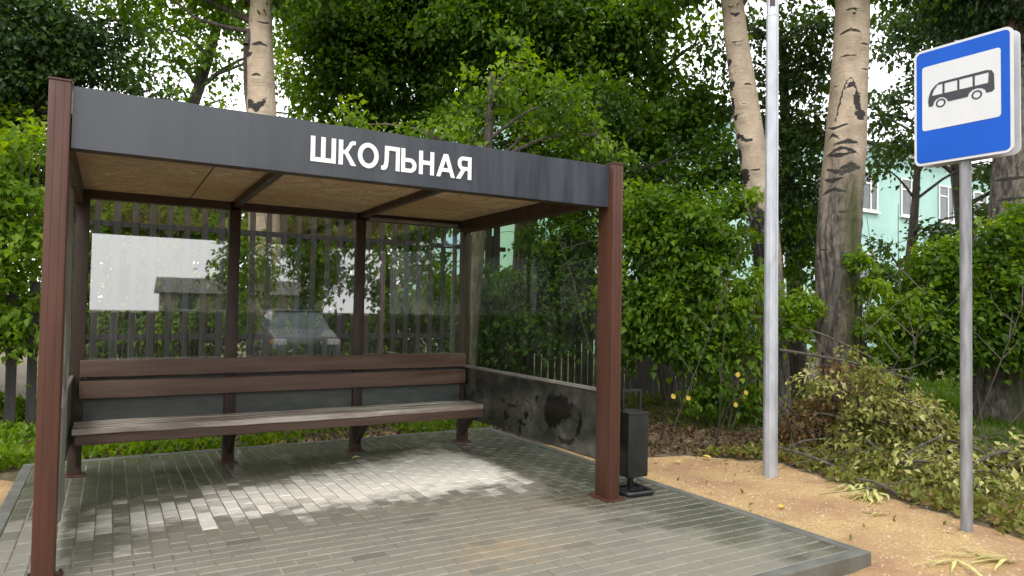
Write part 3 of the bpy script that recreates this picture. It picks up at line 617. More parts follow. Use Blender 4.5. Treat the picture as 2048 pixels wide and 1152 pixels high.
# ------------------------------------------------------------------ the pale poplar trunks
def poplar(label, path, marks, rough_z, moss_side, crown, seed, base_tint=.5, extra=None, arch=None, leafm='leaf', L0=.09, rmark=26, group='pale barked poplars'):
    g = np.random.default_rng(seed); path = np.array(path, float); base = path[0, :3].copy(); t = empty('poplar_tree', (base[0], base[1], GZ)); tag(t, label, 'tree')
    o = np.array([base[0], base[1], GZ]); ns, nr = 420, 72; sp = spline(path, ns); th = np.linspace(0, 2*math.pi, nr, endpoint=False)
    camang = math.atan2(CAM[1]-base[1], CAM[0]-base[0]); Zs = sp[:, 2][:, None]*np.ones((1, nr)); TH = (th+camang)[None, :]*np.ones((ns, 1))
    a = (th[None, :]+math.pi) % (2*math.pi)-math.pi        # 0 faces the viewer; + is towards the viewer's right
    rad = sp[:, 3][:, None]*(1+.03*np.sin(3*TH+Zs*.9)+.02*np.sin(5*TH-Zs*2.1)); dark = np.zeros((ns, nr)); bulge = np.zeros((ns, nr))
    allm = [(*m_, 1.) for m_ in marks]+[(g.uniform(path[0, 2]+.6, path[-1, 2]), g.uniform(-math.pi, math.pi), g.uniform(.08, .42), g.uniform(.01, .035), g.uniform(-.7, .7), g.uniform(.5, .95)) for _ in range(rmark*2)]
    for (z, ac, wa, hz, bend, st) in allm:
        da = ((a-ac+math.pi) % (2*math.pi)-math.pi); u_ = da/wa; zz = Zs-z-bend*np.abs(u_)*hz*2
        k = np.exp(-(u_**4))*np.exp(-(zz/(hz*(1-.5*np.minimum(np.abs(u_), 1))))**2); dark = np.maximum(dark, st*k); bulge += .012*np.exp(-u_**2)*np.exp(-((zz+hz*1.6)/(hz*2.2))**2)
    if arch:
        z0, z1, ac = arch; f_ = np.clip((z0-Zs)/(z0-z1), 0, 1); on = (Zs < z0)*(Zs > z1)
        for sg, w0, w1 in ((-1, .05, .05), (1, .05, .24)):
            dark = np.maximum(dark, .9*on*np.exp(-(((a-ac-sg*.62*np.sqrt(f_+1e-4))/(w0+(w1-w0)*f_**1.5))**4)))
    rgh = 1-sstep(Zs+.35*np.sin(TH*3)+.25*np.sin(TH*7+Zs*2), rough_z-.6, rough_z+.7)
    rad = rad+bulge+rgh*.012*np.sin(TH*17+4*np.sin(Zs*3))
    moss = .95*np.exp(-((((a-moss_side+math.pi) % (2*math.pi)-math.pi))/.55)**2)*(1-sstep(Zs, rough_z-.4, rough_z+.5)) if moss_side is not None else 0*Zs
    Xc = sp[:, 0][:, None]+rad*np.cos(TH)-o[0]; Yc = sp[:, 1][:, None]+rad*np.sin(TH)-o[1]; Zc = Zs-o[2]; V = np.stack([Xc, Yc, Zc], -1).reshape(-1, 3)
    I = np.arange(ns*nr).reshape(ns, nr); J = np.roll(I, -1, 1); F = np.stack([I[:-1], J[:-1], J[1:], I[1:]], -1).reshape(-1, 4)
    npmesh('trunk', V, F, M['bark'], t, {'mark': ('POINT', dark.ravel()), 'rough': ('POINT', rgh.ravel()), 'moss': ('POINT', moss.ravel())}, True)
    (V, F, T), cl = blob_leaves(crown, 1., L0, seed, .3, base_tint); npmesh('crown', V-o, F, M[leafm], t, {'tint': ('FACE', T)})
    lm = MB(); top = sp[-1, :3]
    for b in crown:
        i = int(np.clip(np.searchsorted(sp[:, 2], b[2]-.8), 60, ns-1)); limb_mesh(lm, sp[i, :3]-o, np.array(b[:3])-o, .06, .02, g, 6)
    xm = MB()
    for (p, q, r0, r1) in (extra or []): limb_mesh(xm, np.array(p)-o, np.array(q)-o, r0, r1, g, 8, .02, 6)
    for c in cl[g.permutation(len(cl))[:120]]:
        bl = np.array([b[:3] for b in crown]); j = np.argmin(((bl-c)**2).sum(1)); limb_mesh(lm, bl[j]-o, c-o, .015, .006, g, 4, .05, 4)
    if extra: xm.build('side_stem', M['bark_dark'], t, True)
    else: xm.bm.free()
    lm.build('branches', M['bark_dark'], t, True); return t
def pt(px, py, d, wpx): p = at(px, py, d); return (p[0], p[1], p[2], wpx*d/FPX/2)
def zof(px, py, d): return at(px, py, d)[2]
# one behind the shelter
b = at(530, 560, 10.4); P1 = [(b[0]+.05, b[1], GZ-.1, .30), (b[0]+.02, b[1], 1.0, .25), pt(528, 440, 10.4, 60), pt(524, 225, 10.4, 54), pt(521, 100, 10.4, 49), pt(524, 0, 10.4, 42), pt(530, -160, 10.4, 38), pt(520, -420, 10.4, 26)]
poplar('pale poplar trunk rising behind the shelter roof', P1, [(zof(0, 86, 10.4), -.1, .75, .03, -.5), (zof(0, 110, 10.4), -1.0, .4, .05, .3), (zof(0, 148, 10.4), -.35, .45, .03, -.3), (zof(0, 45, 10.4), .2, .6, .02, .4), (zof(0, 215, 10.4), -.4, .8, .09, .8), (zof(0, 205, 10.4), -.9, .25, .10, .2)], 1.2, None,
       PB([(420, -90, 120), (640, -120, 130), (530, -220, 150), (250, -60, 90)], 10.4), 11, .55,
       [(at(505, 235, 10.25), at(494, 90, 10.25), .075, .055), (at(494, 90, 10.25), at(520, 40, 10.4), .055, .05), (at(500, 62, 10.3), at(392, 36, 10.1), .04, .022), (at(392, 36, 10.1), at(300, -30, 10.), .02, .01)])
# leaning one behind the lamp post
P2 = [pt(1548, 830, 10.1, 66), pt(1546, 700, 10.1, 56), pt(1536, 520, 10.1, 52), pt(1521, 400, 10.1, 54), pt(1504, 300, 10.1, 54), pt(1487, 180, 10.1, 50), pt(1470, 60, 10.1, 44), pt(1455, -80, 10.1, 40), pt(1430, -320, 10.1, 28)]
poplar('slender leaning poplar trunk half hidden behind the pale lamp post', P2, [(zof(0, 105, 10.1), -.9, .35, .06, .2), (zof(0, 150, 10.1), -1.0, .45, .09, .2), (zof(0, 68, 10.1), .0, .7, .015, .8), (zof(0, 215, 10.1), -.9, .3, .06, .4), (zof(0, 250, 10.1), -.8, .5, .05, -.4), (zof(0, 262, 10.1), -.2, .5, .03, .4), (zof(0, 335, 10.1), -.9, .5, .16, .3), (zof(0, 385, 10.1), -.7, .6, .22, .3), (zof(0, 430, 10.1), -.6, .8, .3, .3), (zof(0, 500, 10.1), -.5, 1.0, .4, .3), (zof(0, 190, 10.1), -1.1, .3, .16, .2), (zof(0, 290, 10.1), -1.1, .35, .16, .2), (zof(0, 15, 10.1), .2, .5, .03, .6), (zof(0, 320, 10.1), .0, .4, .02, .3)], 2.6, None,
       PB([(1400, -120, 130), (1500, -180, 120), (1560, -60, 70)], 10.1), 12, .45)
# thick one right of the lamp post
dp = 10.0; P3 = [pt(1704, 900, dp, 128), pt(1696, 800, dp, 96), pt(1684, 690, dp, 84), pt(1676, 540, dp, 80), pt(1681, 400, dp, 79), pt(1691, 280, dp, 76), pt(1698, 150, dp, 68), pt(1703, 40, dp, 64), pt(1706, -120, dp, 58), pt(1715, -380, dp, 40)]
poplar('thick poplar trunk with black bark scars between lamp post and sign', P3, [(zof(0, 42, dp), .0, .8, .03, -.9), (zof(0, 152, dp), .1, .12, .05, 0), (zof(0, 215, dp), .60, .26, .07, .4), (zof(0, 245, dp), -.6, .5, .03, -2.), (zof(0, 275, dp), -.1, .9, .035, -1.4), (zof(0, 325, dp), .0, .9, .05, .9), (zof(0, 355, dp), -.3, .7, .035, -1.), (zof(0, 93, dp), -.1, .55, .018, -.3), (zof(0, 190, dp), .5, .22, .16, .3), (zof(0, 150, dp), .2, .35, .03, -1.2), (zof(0, 212, dp), .75, .35, .09, .2), (zof(0, 235, dp), -.5, .8, .025, 1.2), (zof(0, 262, dp), .1, .7, .04, -.7), (zof(0, 290, dp), -.2, .8, .03, .6), (zof(0, 310, dp), .4, .6, .06, -.4), (zof(0, 340, dp), -.4, .5, .04, .5), (zof(0, 70, dp), .9, .3, .02, 0), (zof(0, 120, dp), .95, .3, .02, 0), (zof(0, 2, dp), .1, .6, .02, .2)], 3.35, .75,
       PB([(1640, -120, 120), (1800, -100, 110), (1740, -220, 120)], dp), 13, .4,
       [(at(1638, 700, 9.55), at(1660, 610, 9.5), .09, .075), (at(1660, 610, 9.5), at(1676, 538, 9.45), .075, .062)], arch=(zof(0, 138, dp), zof(0, 222, dp), .1))
# right edge
P4 = [pt(1992, 870, 10.4, 130), pt(1996, 790, 10.4, 96), pt(2004, 700, 10.4, 88), pt(2018, 560, 10.4, 84), pt(2030, 400, 10.4, 82), pt(2040, 200, 10.4, 78), pt(2050, -200, 10.4, 60)]
poplar('broad grey tree trunk behind the sign at the right edge', P4, [(zof(0, 330, 10.4), -.3, .8, .04, .3), (zof(0, 370, 10.4), -.2, .8, .03, .3)], 5.5, .9,
       PB([(1990, -60, 150), (2110, 40, 130), (1900, -120, 120)], 10.4), 14, .3, leafm='leaf_dark')

# ------------------------------------------------------------------ canopy trees
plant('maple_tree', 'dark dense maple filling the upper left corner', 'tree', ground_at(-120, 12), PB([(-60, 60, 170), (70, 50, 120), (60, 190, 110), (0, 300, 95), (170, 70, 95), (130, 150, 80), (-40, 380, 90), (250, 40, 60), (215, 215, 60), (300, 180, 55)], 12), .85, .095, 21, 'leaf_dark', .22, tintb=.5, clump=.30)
plant('willow_tree', 'airy light green tree with sky showing, left of the first trunk', 'tree', ground_at(200, 17), PB([(330, 60, 60), (400, 110, 60), (280, 130, 45), (440, 30, 70), (600, 30, 60), (585, 150, 50), (360, 175, 35), (610, 230, 45), (320, -60, 90), (560, -60, 90), (560, 110, 40), (440, 200, 30)], 16), 1.15, .11, 22, 'leaf', .2, tintb=.55, clump=.36, per=34)
plant('linden_tree', 'tall olive green tree above the left half of the fascia', 'tree', ground_at(760, 14), PB([(680, 40, 130), (800, 120, 130), (690, 180, 85), (880, 30, 130), (790, 10, 120), (640, 120, 70), (760, 260, 70), (860, 230, 70), (660, 290, 60)], 13.5), 1.05, .10, 23, 'leaf', .2, tintb=.42, clump=.32)
plant('linden_tree', 'tall dark olive tree above the white lettering', 'tree', ground_at(1040, 13), PB([(1000, 60, 140), (1100, 30, 130), (1120, 160, 90), (960, 170, 70), (1060, 260, 75), (1190, 80, 110), (950, -60, 120), (1150, 330, 70)], 12.5), 1.05, .10, 24, 'leaf', .2, tintb=.38, clump=.32)
plant('linden_tree', 'tall olive tree between the shelter and the leaning poplar', 'tree', ground_at(1290, 14), PB([(1260, 60, 100), (1330, 190, 95), (1250, 240, 95), (1390, 90, 60), (1380, 260, 80), (1230, 340, 70), (1420, 180, 50), (1280, 400, 70), (1320, -40, 90)], 12.2), 1.05, .10, 25, 'leaf', .2, tintb=.44, clump=.32)
plant('maple_tree', 'maple with bright sprays hanging just above the fascia', 'tree', ground_at(930, 9.8), PB([(1040, 130, 45), (1000, 170, 60), (1110, 200, 60), (930, 250, 55), (850, 270, 45), (1190, 270, 60), (700, 250, 50), (1060, 250, 40)], 9.6), .8, .085, 26, 'leaf', .12, tintb=.72, clump=.24)
plant('maple_tree', 'dark maple between the lamp post and the thick poplar', 'tree', ground_at(1600, 13), PB([(1600, 60, 65), (1590, 150, 60), (1610, 260, 75), (1570, 360, 75), (1620, 440, 60), (1490, 120, 35), (1560, 470, 60), (1470, 200, 40), (1650, 120, 50), (1500, 60, 50), (1540, 230, 50)], 12), 1.2, .09, 27, 'leaf_dark', .15, tintb=.7)
plant('elm_tree', 'dark elm with lacy leaves behind the sign', 'tree', ground_at(1960, 15), PB([(1850, 60, 75), (1950, 30, 85), (2050, 60, 90), (1790, 200, 50), (1800, 290, 45), (1780, 100, 32), (2060, 220, 80), (1870, 160, 60), (1880, 10, 60), (1960, 150, 70), (1770, 30, 30), (2050, 340, 60), (1750, 230, 28)], 13.5), .85, .10, 28, 'leaf_dark', .2, tintb=.55, clump=.3)
# ------------------------------------------------------------------ shrubs
shl = 'leafy shrubs growing along the picket fence'
def shrub(label, bx, d, lst, dens, L0, seed, tint=.6, m='leaf', clump=.24, per=42): return plant('shrub', label, 'shrub', ground_at(bx, d), PB(lst, d), dens*.5, L0, seed, m, .026, clump=clump*.82, tintb=tint, stems=3, per=per*1.35)
shrub('bright green shrub overhanging the fence left of the shelter', 10, 7.9, [(50, 280, 45), (-30, 300, 60), (50, 500, 50), (55, 600, 45), (20, 660, 45), (60, 430, 40), (-40, 420, 95), (30, 360, 55), (25, 470, 60), (0, 560, 70), (35, 610, 45), (-80, 620, 110), (15, 690, 35)], .9, .085, 31, .78)
shrub('low pale sprig at the fence foot beside the left post', 35, 8.3, [(35, 800, 28), (10, 870, 40), (60, 880, 30), (-60, 860, 70)], .9, .075, 32, .85, clump=.16)
shrub('green shrub behind the fence, seen through the left glass pane', 290, 11.6, [(130, 450, 90), (250, 480, 110), (380, 470, 100), (200, 620, 100), (340, 640, 100), (100, 620, 90), (420, 600, 70), (290, 380, 80), (60, 330, 110)], .8, .09, 33, .8, clump=.3)
shrub('green shrub behind the fence, seen through the middle glass pane', 600, 11.8, [(530, 570, 55, 9.8), (535, 660, 55, 9.8), (520, 500, 35, 9.8), (500, 470, 75), (600, 480, 90), (690, 500, 80), (560, 620, 90), (680, 650, 80), (620, 390, 80), (480, 640, 60), (720, 410, 50)], .7, .09, 34, .7, clump=.3)
shrub('green shrub behind the fence, seen through the right glass pane', 830, 11.6, [(770, 500, 60), (800, 630, 80), (880, 600, 75), (760, 680, 70), (900, 690, 60), (830, 430, 55)], .7, .09, 35, .65, clump=.3)
shrub('dark shrub behind the side glass of the shelter', 1040, 10.8, [(1130, 520, 55), (1080, 480, 40), (1160, 560, 50), (1040, 640, 50), (1010, 600, 70), (1110, 560, 70), (1150, 470, 60), (980, 560, 40), (1090, 660, 65), (1180, 620, 65), (1120, 400, 40), (1000, 690, 50)], 1.4, .085, 36, .35)
shrub('tall shady shrub just right of the brown front post', 1310, 9.4, [(1340, 560, 60), (1290, 400, 50), (1480, 400, 40), (1300, 480, 75), (1280, 590, 75), (1380, 430, 65), (1400, 540, 70), (1340, 650, 75), (1265, 680, 45), (1450, 470, 55)], 1.7, .085, 37, .55)
shrub('shrub with bright fans of leaves left of the lamp post', 1440, 9.2, [(1440, 620, 65), (1490, 560, 50), (1400, 690, 60), (1480, 690, 55), (1420, 760, 45), (1360, 600, 45), (1580, 640, 40), (1500, 770, 40), (1450, 800, 30)], 1.5, .085, 38, .72)
shrub('bright sprig hanging right of the thick poplar trunk', 1770, 9.5, [(1750, 570, 32), (1790, 620, 38), (1740, 650, 28), (1830, 590, 30), (1775, 700, 25), (1720, 520, 20)], .95, .085, 39, .92, clump=.18)
shrub('small bright sprig left of the thick poplar trunk', 1600, 9.4, [(1610, 590, 28), (1630, 625, 26), (1590, 640, 22)], .9, .08, 40, .9, clump=.16)
shrub('dense green shrub behind the sign post', 1910, 9.7, [(2030, 610, 60), (1990, 560, 45), (2045, 700, 40), (1900, 520, 60), (1850, 640, 60), (1930, 610, 70), (1880, 700, 55), (2040, 560, 75), (1990, 470, 50), (2050, 660, 70), (1970, 690, 50), (1800, 700, 40), (2060, 440, 50)], 1.6, .085, 41, .55)

# ------------------------------------------------------------------ cut brushwood heaps
def heap(label, cx, cd, lst, seed, tint, dens=1.5, L0=.060):
    base = ground_at(cx, cd); base = at(cx, 950, cd); base[2] = GZ; t = empty('brushwood_heap', base); tag(t, label, 'brushwood'); g = np.random.default_rng(seed)
    bl = PB(lst, cd); bl = [(b[0], b[1], b[2], b[3]*1.1, b[4]*1.1, b[5]) for b in bl]
    (V, F, T), cl = blob_leaves(bl, dens, L0, seed, .15, tint, .7, .6, 26); ok = V.reshape(-1, 4, 3)[:, :, 2].min(1) > GZ-.01
    V = V.reshape(-1, 4, 3)[ok].reshape(-1, 3); T = T[ok]; F = np.arange(len(V)).reshape(-1, 4)
    npmesh('wilted_leaves', V-base, F, M['leaf_wilt'], t, {'tint': ('FACE', T)})
    lm = MB()
    for c in cl[g.permutation(len(cl))[:110]]:
        d = g.normal(0, 1, 3)*[.35, .35, .18]; q = c+d; q[2] = max(q[2], GZ+.02); limb_mesh(lm, c-base, q-base, g.uniform(.003, .009), .002, g, 5, .03, 5)
    for k in range(9):
        b = bl[g.integers(len(bl))]; a = np.array(b[:3])+g.normal(0, .25, 3)*[1, 1, .2]; a[2] = max(GZ+.03, a[2]-.25); q = a+g.normal(0, .55, 3)*[1, 1, .25]+[0, 0, .3]; limb_mesh(lm, a-base, q-base, .02, .008, g, 6, .05, 6)
    lm.build('cut_twigs', M['bark_dark'], t, True); return t
heap('brown withered brushwood heap at the foot of the thick poplar', 1640, 8.0, [(1600, 900, 45), (1660, 880, 50), (1590, 850, 35), (1700, 900, 45), (1640, 820, 40), (1560, 900, 25), (1680, 790, 40), (1690, 730, 30)], 51, .12)
heap('olive yellow brushwood heap between the lamp post and the sign', 1790, 7.4, [(1760, 800, 50), (1830, 830, 55), (1890, 850, 35), (1900, 930, 45), (1770, 890, 60), (1850, 920, 55), (1720, 850, 45), (1800, 965, 42, 6.3), (1700, 935, 42, 6.8), (1650, 940, 30, 7.), (1750, 950, 36, 6.5), (1860, 1000, 38, 6.), (1880, 880, 40), (1740, 740, 35), (1640, 760, 30), (1700, 700, 25)], 52, .62)
heap('trailing brushwood heap behind the foot of the sign post', 1960, 6.6, [(1910, 1010, 42, 5.95), (1980, 1030, 42, 5.8), (2050, 1055, 42, 5.6), (2040, 960, 50), (2060, 900, 40), (1960, 1000, 40), (2020, 1030, 35), (1870, 960, 40), (2060, 1060, 35), (1980, 960, 30), (1820, 985, 25)], 53, .68)
sticks = MB(); g5 = np.random.default_rng(5)
base = at(1700, 720, 8.6)
t = empty('fallen_branch', (base[0], base[1], GZ)); tag(t, 'long bare grey branch lying across the brushwood heaps', 'branch')
for a, b_, r_ in [((1560, 700, 8.8), (1830, 760, 7.9), .022), ((1620, 660, 8.8), (1790, 740, 8.2), .016), ((1700, 712, 8.4), (1720, 850, 8.0), .018), ((1640, 690, 8.8), (1600, 870, 8.3), .016)]:
    limb_mesh(sticks, at(*a)-[base[0], base[1], GZ], at(*b_)-[base[0], base[1], GZ], r_, r_*.4, g5, 6, .04, 8)
sticks.build('bare_limbs', M['bark_dark'], t, True)

# ------------------------------------------------------------------ ground cover
def scatter(n, xr, yr, mask, seed):
    g = np.random.default_rng(seed); x = g.uniform(*xr, n); y = g.uniform(*yr, n); k = mask(x, y) > g.uniform(0, 1, n); return x[k], y[k], g
def cover(name, n, xr, yr, mask, seed, m, L, tint, up, asp=.5, z0=0., lift=.0, spread=.5):
    x, y, g = scatter(n, xr, yr, mask, seed); k = len(x); P = np.stack([x, y, hgt(x, y)+z0+g.uniform(0, 1, k)*lift], 1); d = g.normal(0, spread, (k, 3)); d[:, 2] = np.abs(d[:, 2])+up; d /= np.linalg.norm(d, axis=1)[:, None]
    nr = g.normal(0, .5, (k, 3)); nr[:, 2] += (.2 if up > .5 else 1.); nr /= np.linalg.norm(nr, axis=1)[:, None]; Ls = L*g.uniform(.5, 1.4, k)
    V, F, T = leaves(P, d, nr, Ls, Ls*asp, np.clip(tint+g.normal(0, .16, k), 0, 1)); return tag(npmesh(name, V, F, M[m], None, {'tint': ('FACE', T)}), kind='stuff')
patch = lambda x, y, s: .5+.5*np.sin(x*s+1.3*np.sin(y*s*.8))*np.cos(y*s*1.1+np.sin(x*s*.6))
cover('weeds', 30000, (-3.5, 4.6), (3.36, 5.6), lambda x, y: np.clip(1.25*patch(x, y, 2.6)-.1-.5*sstep(x, 1.2, 2.5)*(y < 4.2), 0.03, 1), 61, 'leaf', .075, .85, .5, .6, 0, .14)
cover('weeds', 16000, (-4.5, -.45), (1.5, 5.6), lambda x, y: (x < -.62-.1*np.sin(y*5))*np.clip(patch(x, y, 3.)*1.2, 0, 1)*sstep(y, 2.6, 3.6), 62, 'leaf', .075, .85, .4, .6, 0, .16)
cover('fallen_leaves', 16000, (4.3, 10), (.2, 5.4), lambda x, y: (1-sand_mask(x, y))*.8, 63, 'litter', .06, .45, .08, .7, .01, .03)
cover('fallen_leaves', 14000, (5.6, 8.2), (-3.2, 1.2), lambda x, y: (1-sand_mask(x, y))*.8, 68, 'leaf_wilt', .065, .5, .10, .7, .01, .05)
cover('fallen_leaves', 5000, (.0, 4.4), (3.36, 5.), lambda x, y: .35+0*x, 64, 'litter', .055, .5, .06, .7, .008, .02)
cover('fallen_leaves', 900, (4.4, 6.2), (-3.0, 1.6), lambda x, y: .06+.9*np.exp(-((x-5.8)/.25)**2)*(y > .3), 65, 'leaf_wilt', .04, .4, .03, .5, .006, .006)
cover('grass', 60000, (6.0, 17), (-3.2, 5.4), lambda x, y: (1-sand_mask(x, y))*np.clip(.25+patch(x, y, 1.3), 0, 1)*sstep(x+y*.4, 7.2, 8.6), 66, 'leaf', .10, .38, 1.4, .12, 0, 0, .45)
cover('grass', 30000, (8, 40), (-9, 14), lambda x, y: np.clip(.3+patch(x, y, .8), 0, 1)*(y > -3.2), 67, 'leaf', .17, .38, 1.2, .16, 0, 0, .5)

def stones():
    g = np.random.default_rng(7); x, y, g = scatter(1500, (4.35, 6.3), (-3.2, 1.7), lambda x, y: sand_mask(x, y), 7); n = len(x); V = []; F = []
    ico = np.array([(0, 0, 1), (.9, 0, .1), (.2, .85, 0), (-.8, .5, .1), (-.7, -.6, 0), (.25, -.9, .1), (0, 0, -.6)]); fc = [(0, i, i % 5+1) for i in range(1, 6)]+[(6, i % 5+1, i) for i in range(1, 6)]
    for k in range(n):
        sz = .003+.009*g.random()**4; V.append(ico*sz*g.uniform(.7, 1.3, 3)+[x[k], y[k], float(hgt(x[k], y[k]))+sz*.2]); F += [[a+7*k for a in f_] for f_ in fc]
    tag(npmesh('gravel', np.concatenate(V), np.array(F), M['stone']), kind='stuff')
M['stone'] = simple('tan_stone', (.22, .16, .10), (.5, .42, .32), 30, .8)
stones()
def blade_tuft(label, x, y, n, ang, seed, L=.28, m='blade'):
    g = np.random.default_rng(seed); z = float(hgt(np.array(x), np.array(y))); t = MB()
    for k in range(n):
        a = ang+g.normal(0, .45); ln = L*g.uniform(.5, 1.1); o = np.array([g.normal(0, .05), g.normal(0, .03), .006]); w_ = .012*g.uniform(.7, 1.5); prev = None
        for i in range(7):
            s = i/6; p = o+np.array([math.cos(a+s*.5*g.normal(0, .3))*ln*s, math.sin(a)*ln*s, .02*math.sin(math.pi*s)+.003*k]); ww = w_*math.sin(math.pi*(.12+.85*s)); q = np.array([-math.sin(a), math.cos(a), .2])*ww
            r_ = (t.bm.verts.new(p+q), t.bm.verts.new(p-q))
            if prev: t.bm.faces.new((prev[0], prev[1], r_[1], r_[0]))
            prev = r_
    ob = t.build('cut_grass_tuft', M[m]); ob.location = (x, y, z); add_attr(ob, 'tint', lambda c: rng.uniform(0, 1, len(c))); return tag(ob, label, 'cut leaves')
blade_tuft('pale yellow leaf tuft on the sand below the brushwood', 5.72, -.72, 22, R(200), 71, .34)
blade_tuft('pale green cut blades on the sand at the far edge', 5.88, -.45, 12, R(190), 72, .3)
blade_tuft('long pale stalk on the sand near the paving corner', 4.78, -1.87, 4, R(195), 73, .5)
blade_tuft('pale blades on the sand at the lower right corner', 5.08, -2.05, 9, R(150), 74, .42)
blade_tuft('white bleached leaf on the sand left of the sign foot', 5.28, -1.05, 3, R(160), 75, .22)
blade_tuft('small pale leaf on the paving near the front post', 3.62, -.2, 2, R(30), 76, .09)
def one_leaf(label, x, y, z, L, m, rz, tilt=.3, name='fallen_leaf'):
    mb = MB(); bm = mb.bm; pts = [(0, 0), (.25, .22), (.5, .34), (.78, .24), (1, 0), (.78, -.24), (.5, -.34), (.25, -.22)]
    vs = [bm.verts.new((a*L, b_*L, abs(b_)*L*tilt)) for a, b_ in pts]; c = bm.verts.new((.5*L, 0, .0))
    for i in range(8): bm.faces.new((vs[i], vs[(i+1) % 8], c))
    o = mb.build(name, M[m]); o.location = (x, y, z); o.rotation_euler = (R(random.uniform(-8, 8)), R(random.uniform(-8, 8)), rz); add_attr(o, 'tint', lambda cc: np.full(len(cc), .6)); return tag(o, label, 'leaf')
one_leaf('yellow leaf lying on the sand beside the paving edge', 4.76, -.59, GZ+.03, .07, 'leaf_yellow', .4)
one_leaf('yellow leaf on the litter near the lamp post foot', 5.62, .95, GZ+.04, .10, 'leaf_yellow', 2.)
one_leaf('pale yellow leaf on the litter left of the lamp post', 5.2, .98, GZ+.03, .09, 'blade', 1.)
one_leaf('curled tan leaf on the paving under the bench', 3.2, 2.45, .006, .07, 'blade', .2)
one_leaf('thin tan leaf on the paving before the middle post', 2.25, 2.3, .006, .09, 'blade', .1)
for i, (px, py, dd) in enumerate([(1352, 798, 7.4), (1378, 801, 7.4), (1472, 815, 7.4), (1474, 755, 7.6), (1495, 790, 7.5)]):
    p = at(px, py, dd)
def sapling(label, stem_base, tips, seed):
    g = np.random.default_rng(seed); b = np.array(stem_base, float); t = empty('sapling', b); tag(t, label, 'sapling'); mb = MB()
    for tp in tips: limb_mesh(mb, (0, 0, -.02), np.array(tp)-b, .006, .003, g, 5, .12, 7)
    mb.build('stems', M['bark_dark'], t)
    for tp in tips:
        m2 = MB(); bm = m2.bm; L = g.uniform(.055, .075); pts = [(0, 0), (.25, .3), (.5, .42), (.78, .3), (1.05, 0), (.78, -.3), (.5, -.42), (.25, -.3)]; a = g.uniform(-2.2, -1.2)
        q = Matrix.Translation(Vector(tp)-Vector(b)) @ Matrix.Rotation(YAW*-1, 4, 'Z') @ Matrix.Rotation(a, 4, 'Y') @ Matrix.Rotation(R(80), 4, 'X')
        vs = [bm.verts.new(q @ Vector((u_*L, v_*L, abs(v_)*.2*L))) for u_, v_ in pts]; c = bm.verts.new(q @ Vector((.5*L, 0, 0)))
        for i in range(8): bm.faces.new((vs[i], vs[(i+1) % 8], c))
        lf = m2.build('leaf', M['leaf_yellow'], t); add_attr(lf, 'tint', lambda cc: np.full(len(cc), .5))
sapling('thin seedling with two yellow leaves behind the litter bin', (5.75, 1.9, GZ), [at(1350, 798, 7.5), at(1380, 801, 7.5)], 81)
sapling('thin seedling with three yellow leaves left of the lamp post', (6.35, 1.6, GZ), [at(1472, 815, 7.6), at(1474, 755, 7.6), at(1495, 790, 7.6)], 82)
p = at(2048, 1030, 5.0)

# ------------------------------------------------------------------ turquoise school building behind
def building(name, label, x0, x1, y0, dep, h, m, wins, flo, roofm='slate', rh=1.6, ww=1.45, wh=1.9):
    t = empty(name, ((x0+x1)/2, y0, GZ)); tag(t, label, 'building'); ox = (x0+x1)/2; mb = MB(); mb.box(x0-ox, x1-ox, 0, dep, 0, h).build('walls', M[m], t)
    r_ = MB(); e = .5; bm = r_.bm; a = [(x0-ox-e, -e, h+.004), (x1-ox+e, -e, h+.004), (x1-ox+e, dep+e, h+.004), (x0-ox-e, dep+e, h+.004)]; lo = [bm.verts.new(q) for q in a]; hi = [bm.verts.new(((q[0]*.85, dep/2, h+rh))) for q in (a[0], a[1])]
    bm.faces.new(lo[::-1]); bm.faces.new((lo[0], lo[1], hi[1], hi[0])); bm.faces.new((lo[1], lo[2], hi[1])); bm.faces.new((lo[2], lo[3], hi[0], hi[1])); bm.faces.new((lo[3], lo[0], hi[0])); r_.build('roof', M[roofm], t)
    MB().box(x0-ox-.1, x1-ox+.1, -.12, 0-.002, h-.35, h-.05).build('cornice', M['whitewin'], t)
    for x in wins:
        for z in flo:
            f_ = MB(); X0 = x-ox
            f_.box(X0, X0+ww, -.03, -.002, z, z+wh); wf = f_.build('window', M['window'], t)
            q = MB(); 
            for (a0, a1, b0, b1) in ((0, .09, 0, wh), (ww-.09, ww, 0, wh), (.09, ww-.09, 0, .09), (.09, ww-.09, wh-.09, wh), (ww*.58, ww*.58+.08, .09, wh-.09), (.09, ww*.58, wh*.68, wh*.68+.07)): q.box(X0+a0, X0+a1, -.07, -.033, z+b0, z+b1)
            q.build('frame', M['whitewin'], wf); MB().box(X0-.08, X0+ww+.08, -.16, -.002, z-.09, z-.02).build('sill', M['whitewin'], wf)
shrub('dense shrub above the rail seen through the gap over the left pane', 300, 12.6, [(200, 400, 80), (300, 420, 90), (400, 420, 80), (480, 460, 80), (120, 500, 90), (300, 560, 110), (440, 600, 90), (200, 680, 90), (360, 700, 90)], .9, .10, 43, .7, clump=.3)
shrub('dense shrub above the rail seen through the gap over the middle pane', 650, 12.8, [(560, 430, 80), (650, 420, 90), (740, 430, 80), (840, 440, 80), (600, 560, 90), (720, 600, 100), (850, 580, 90), (920, 650, 80), (800, 700, 70), (640, 700, 80)], .85, .10, 44, .55, clump=.3)
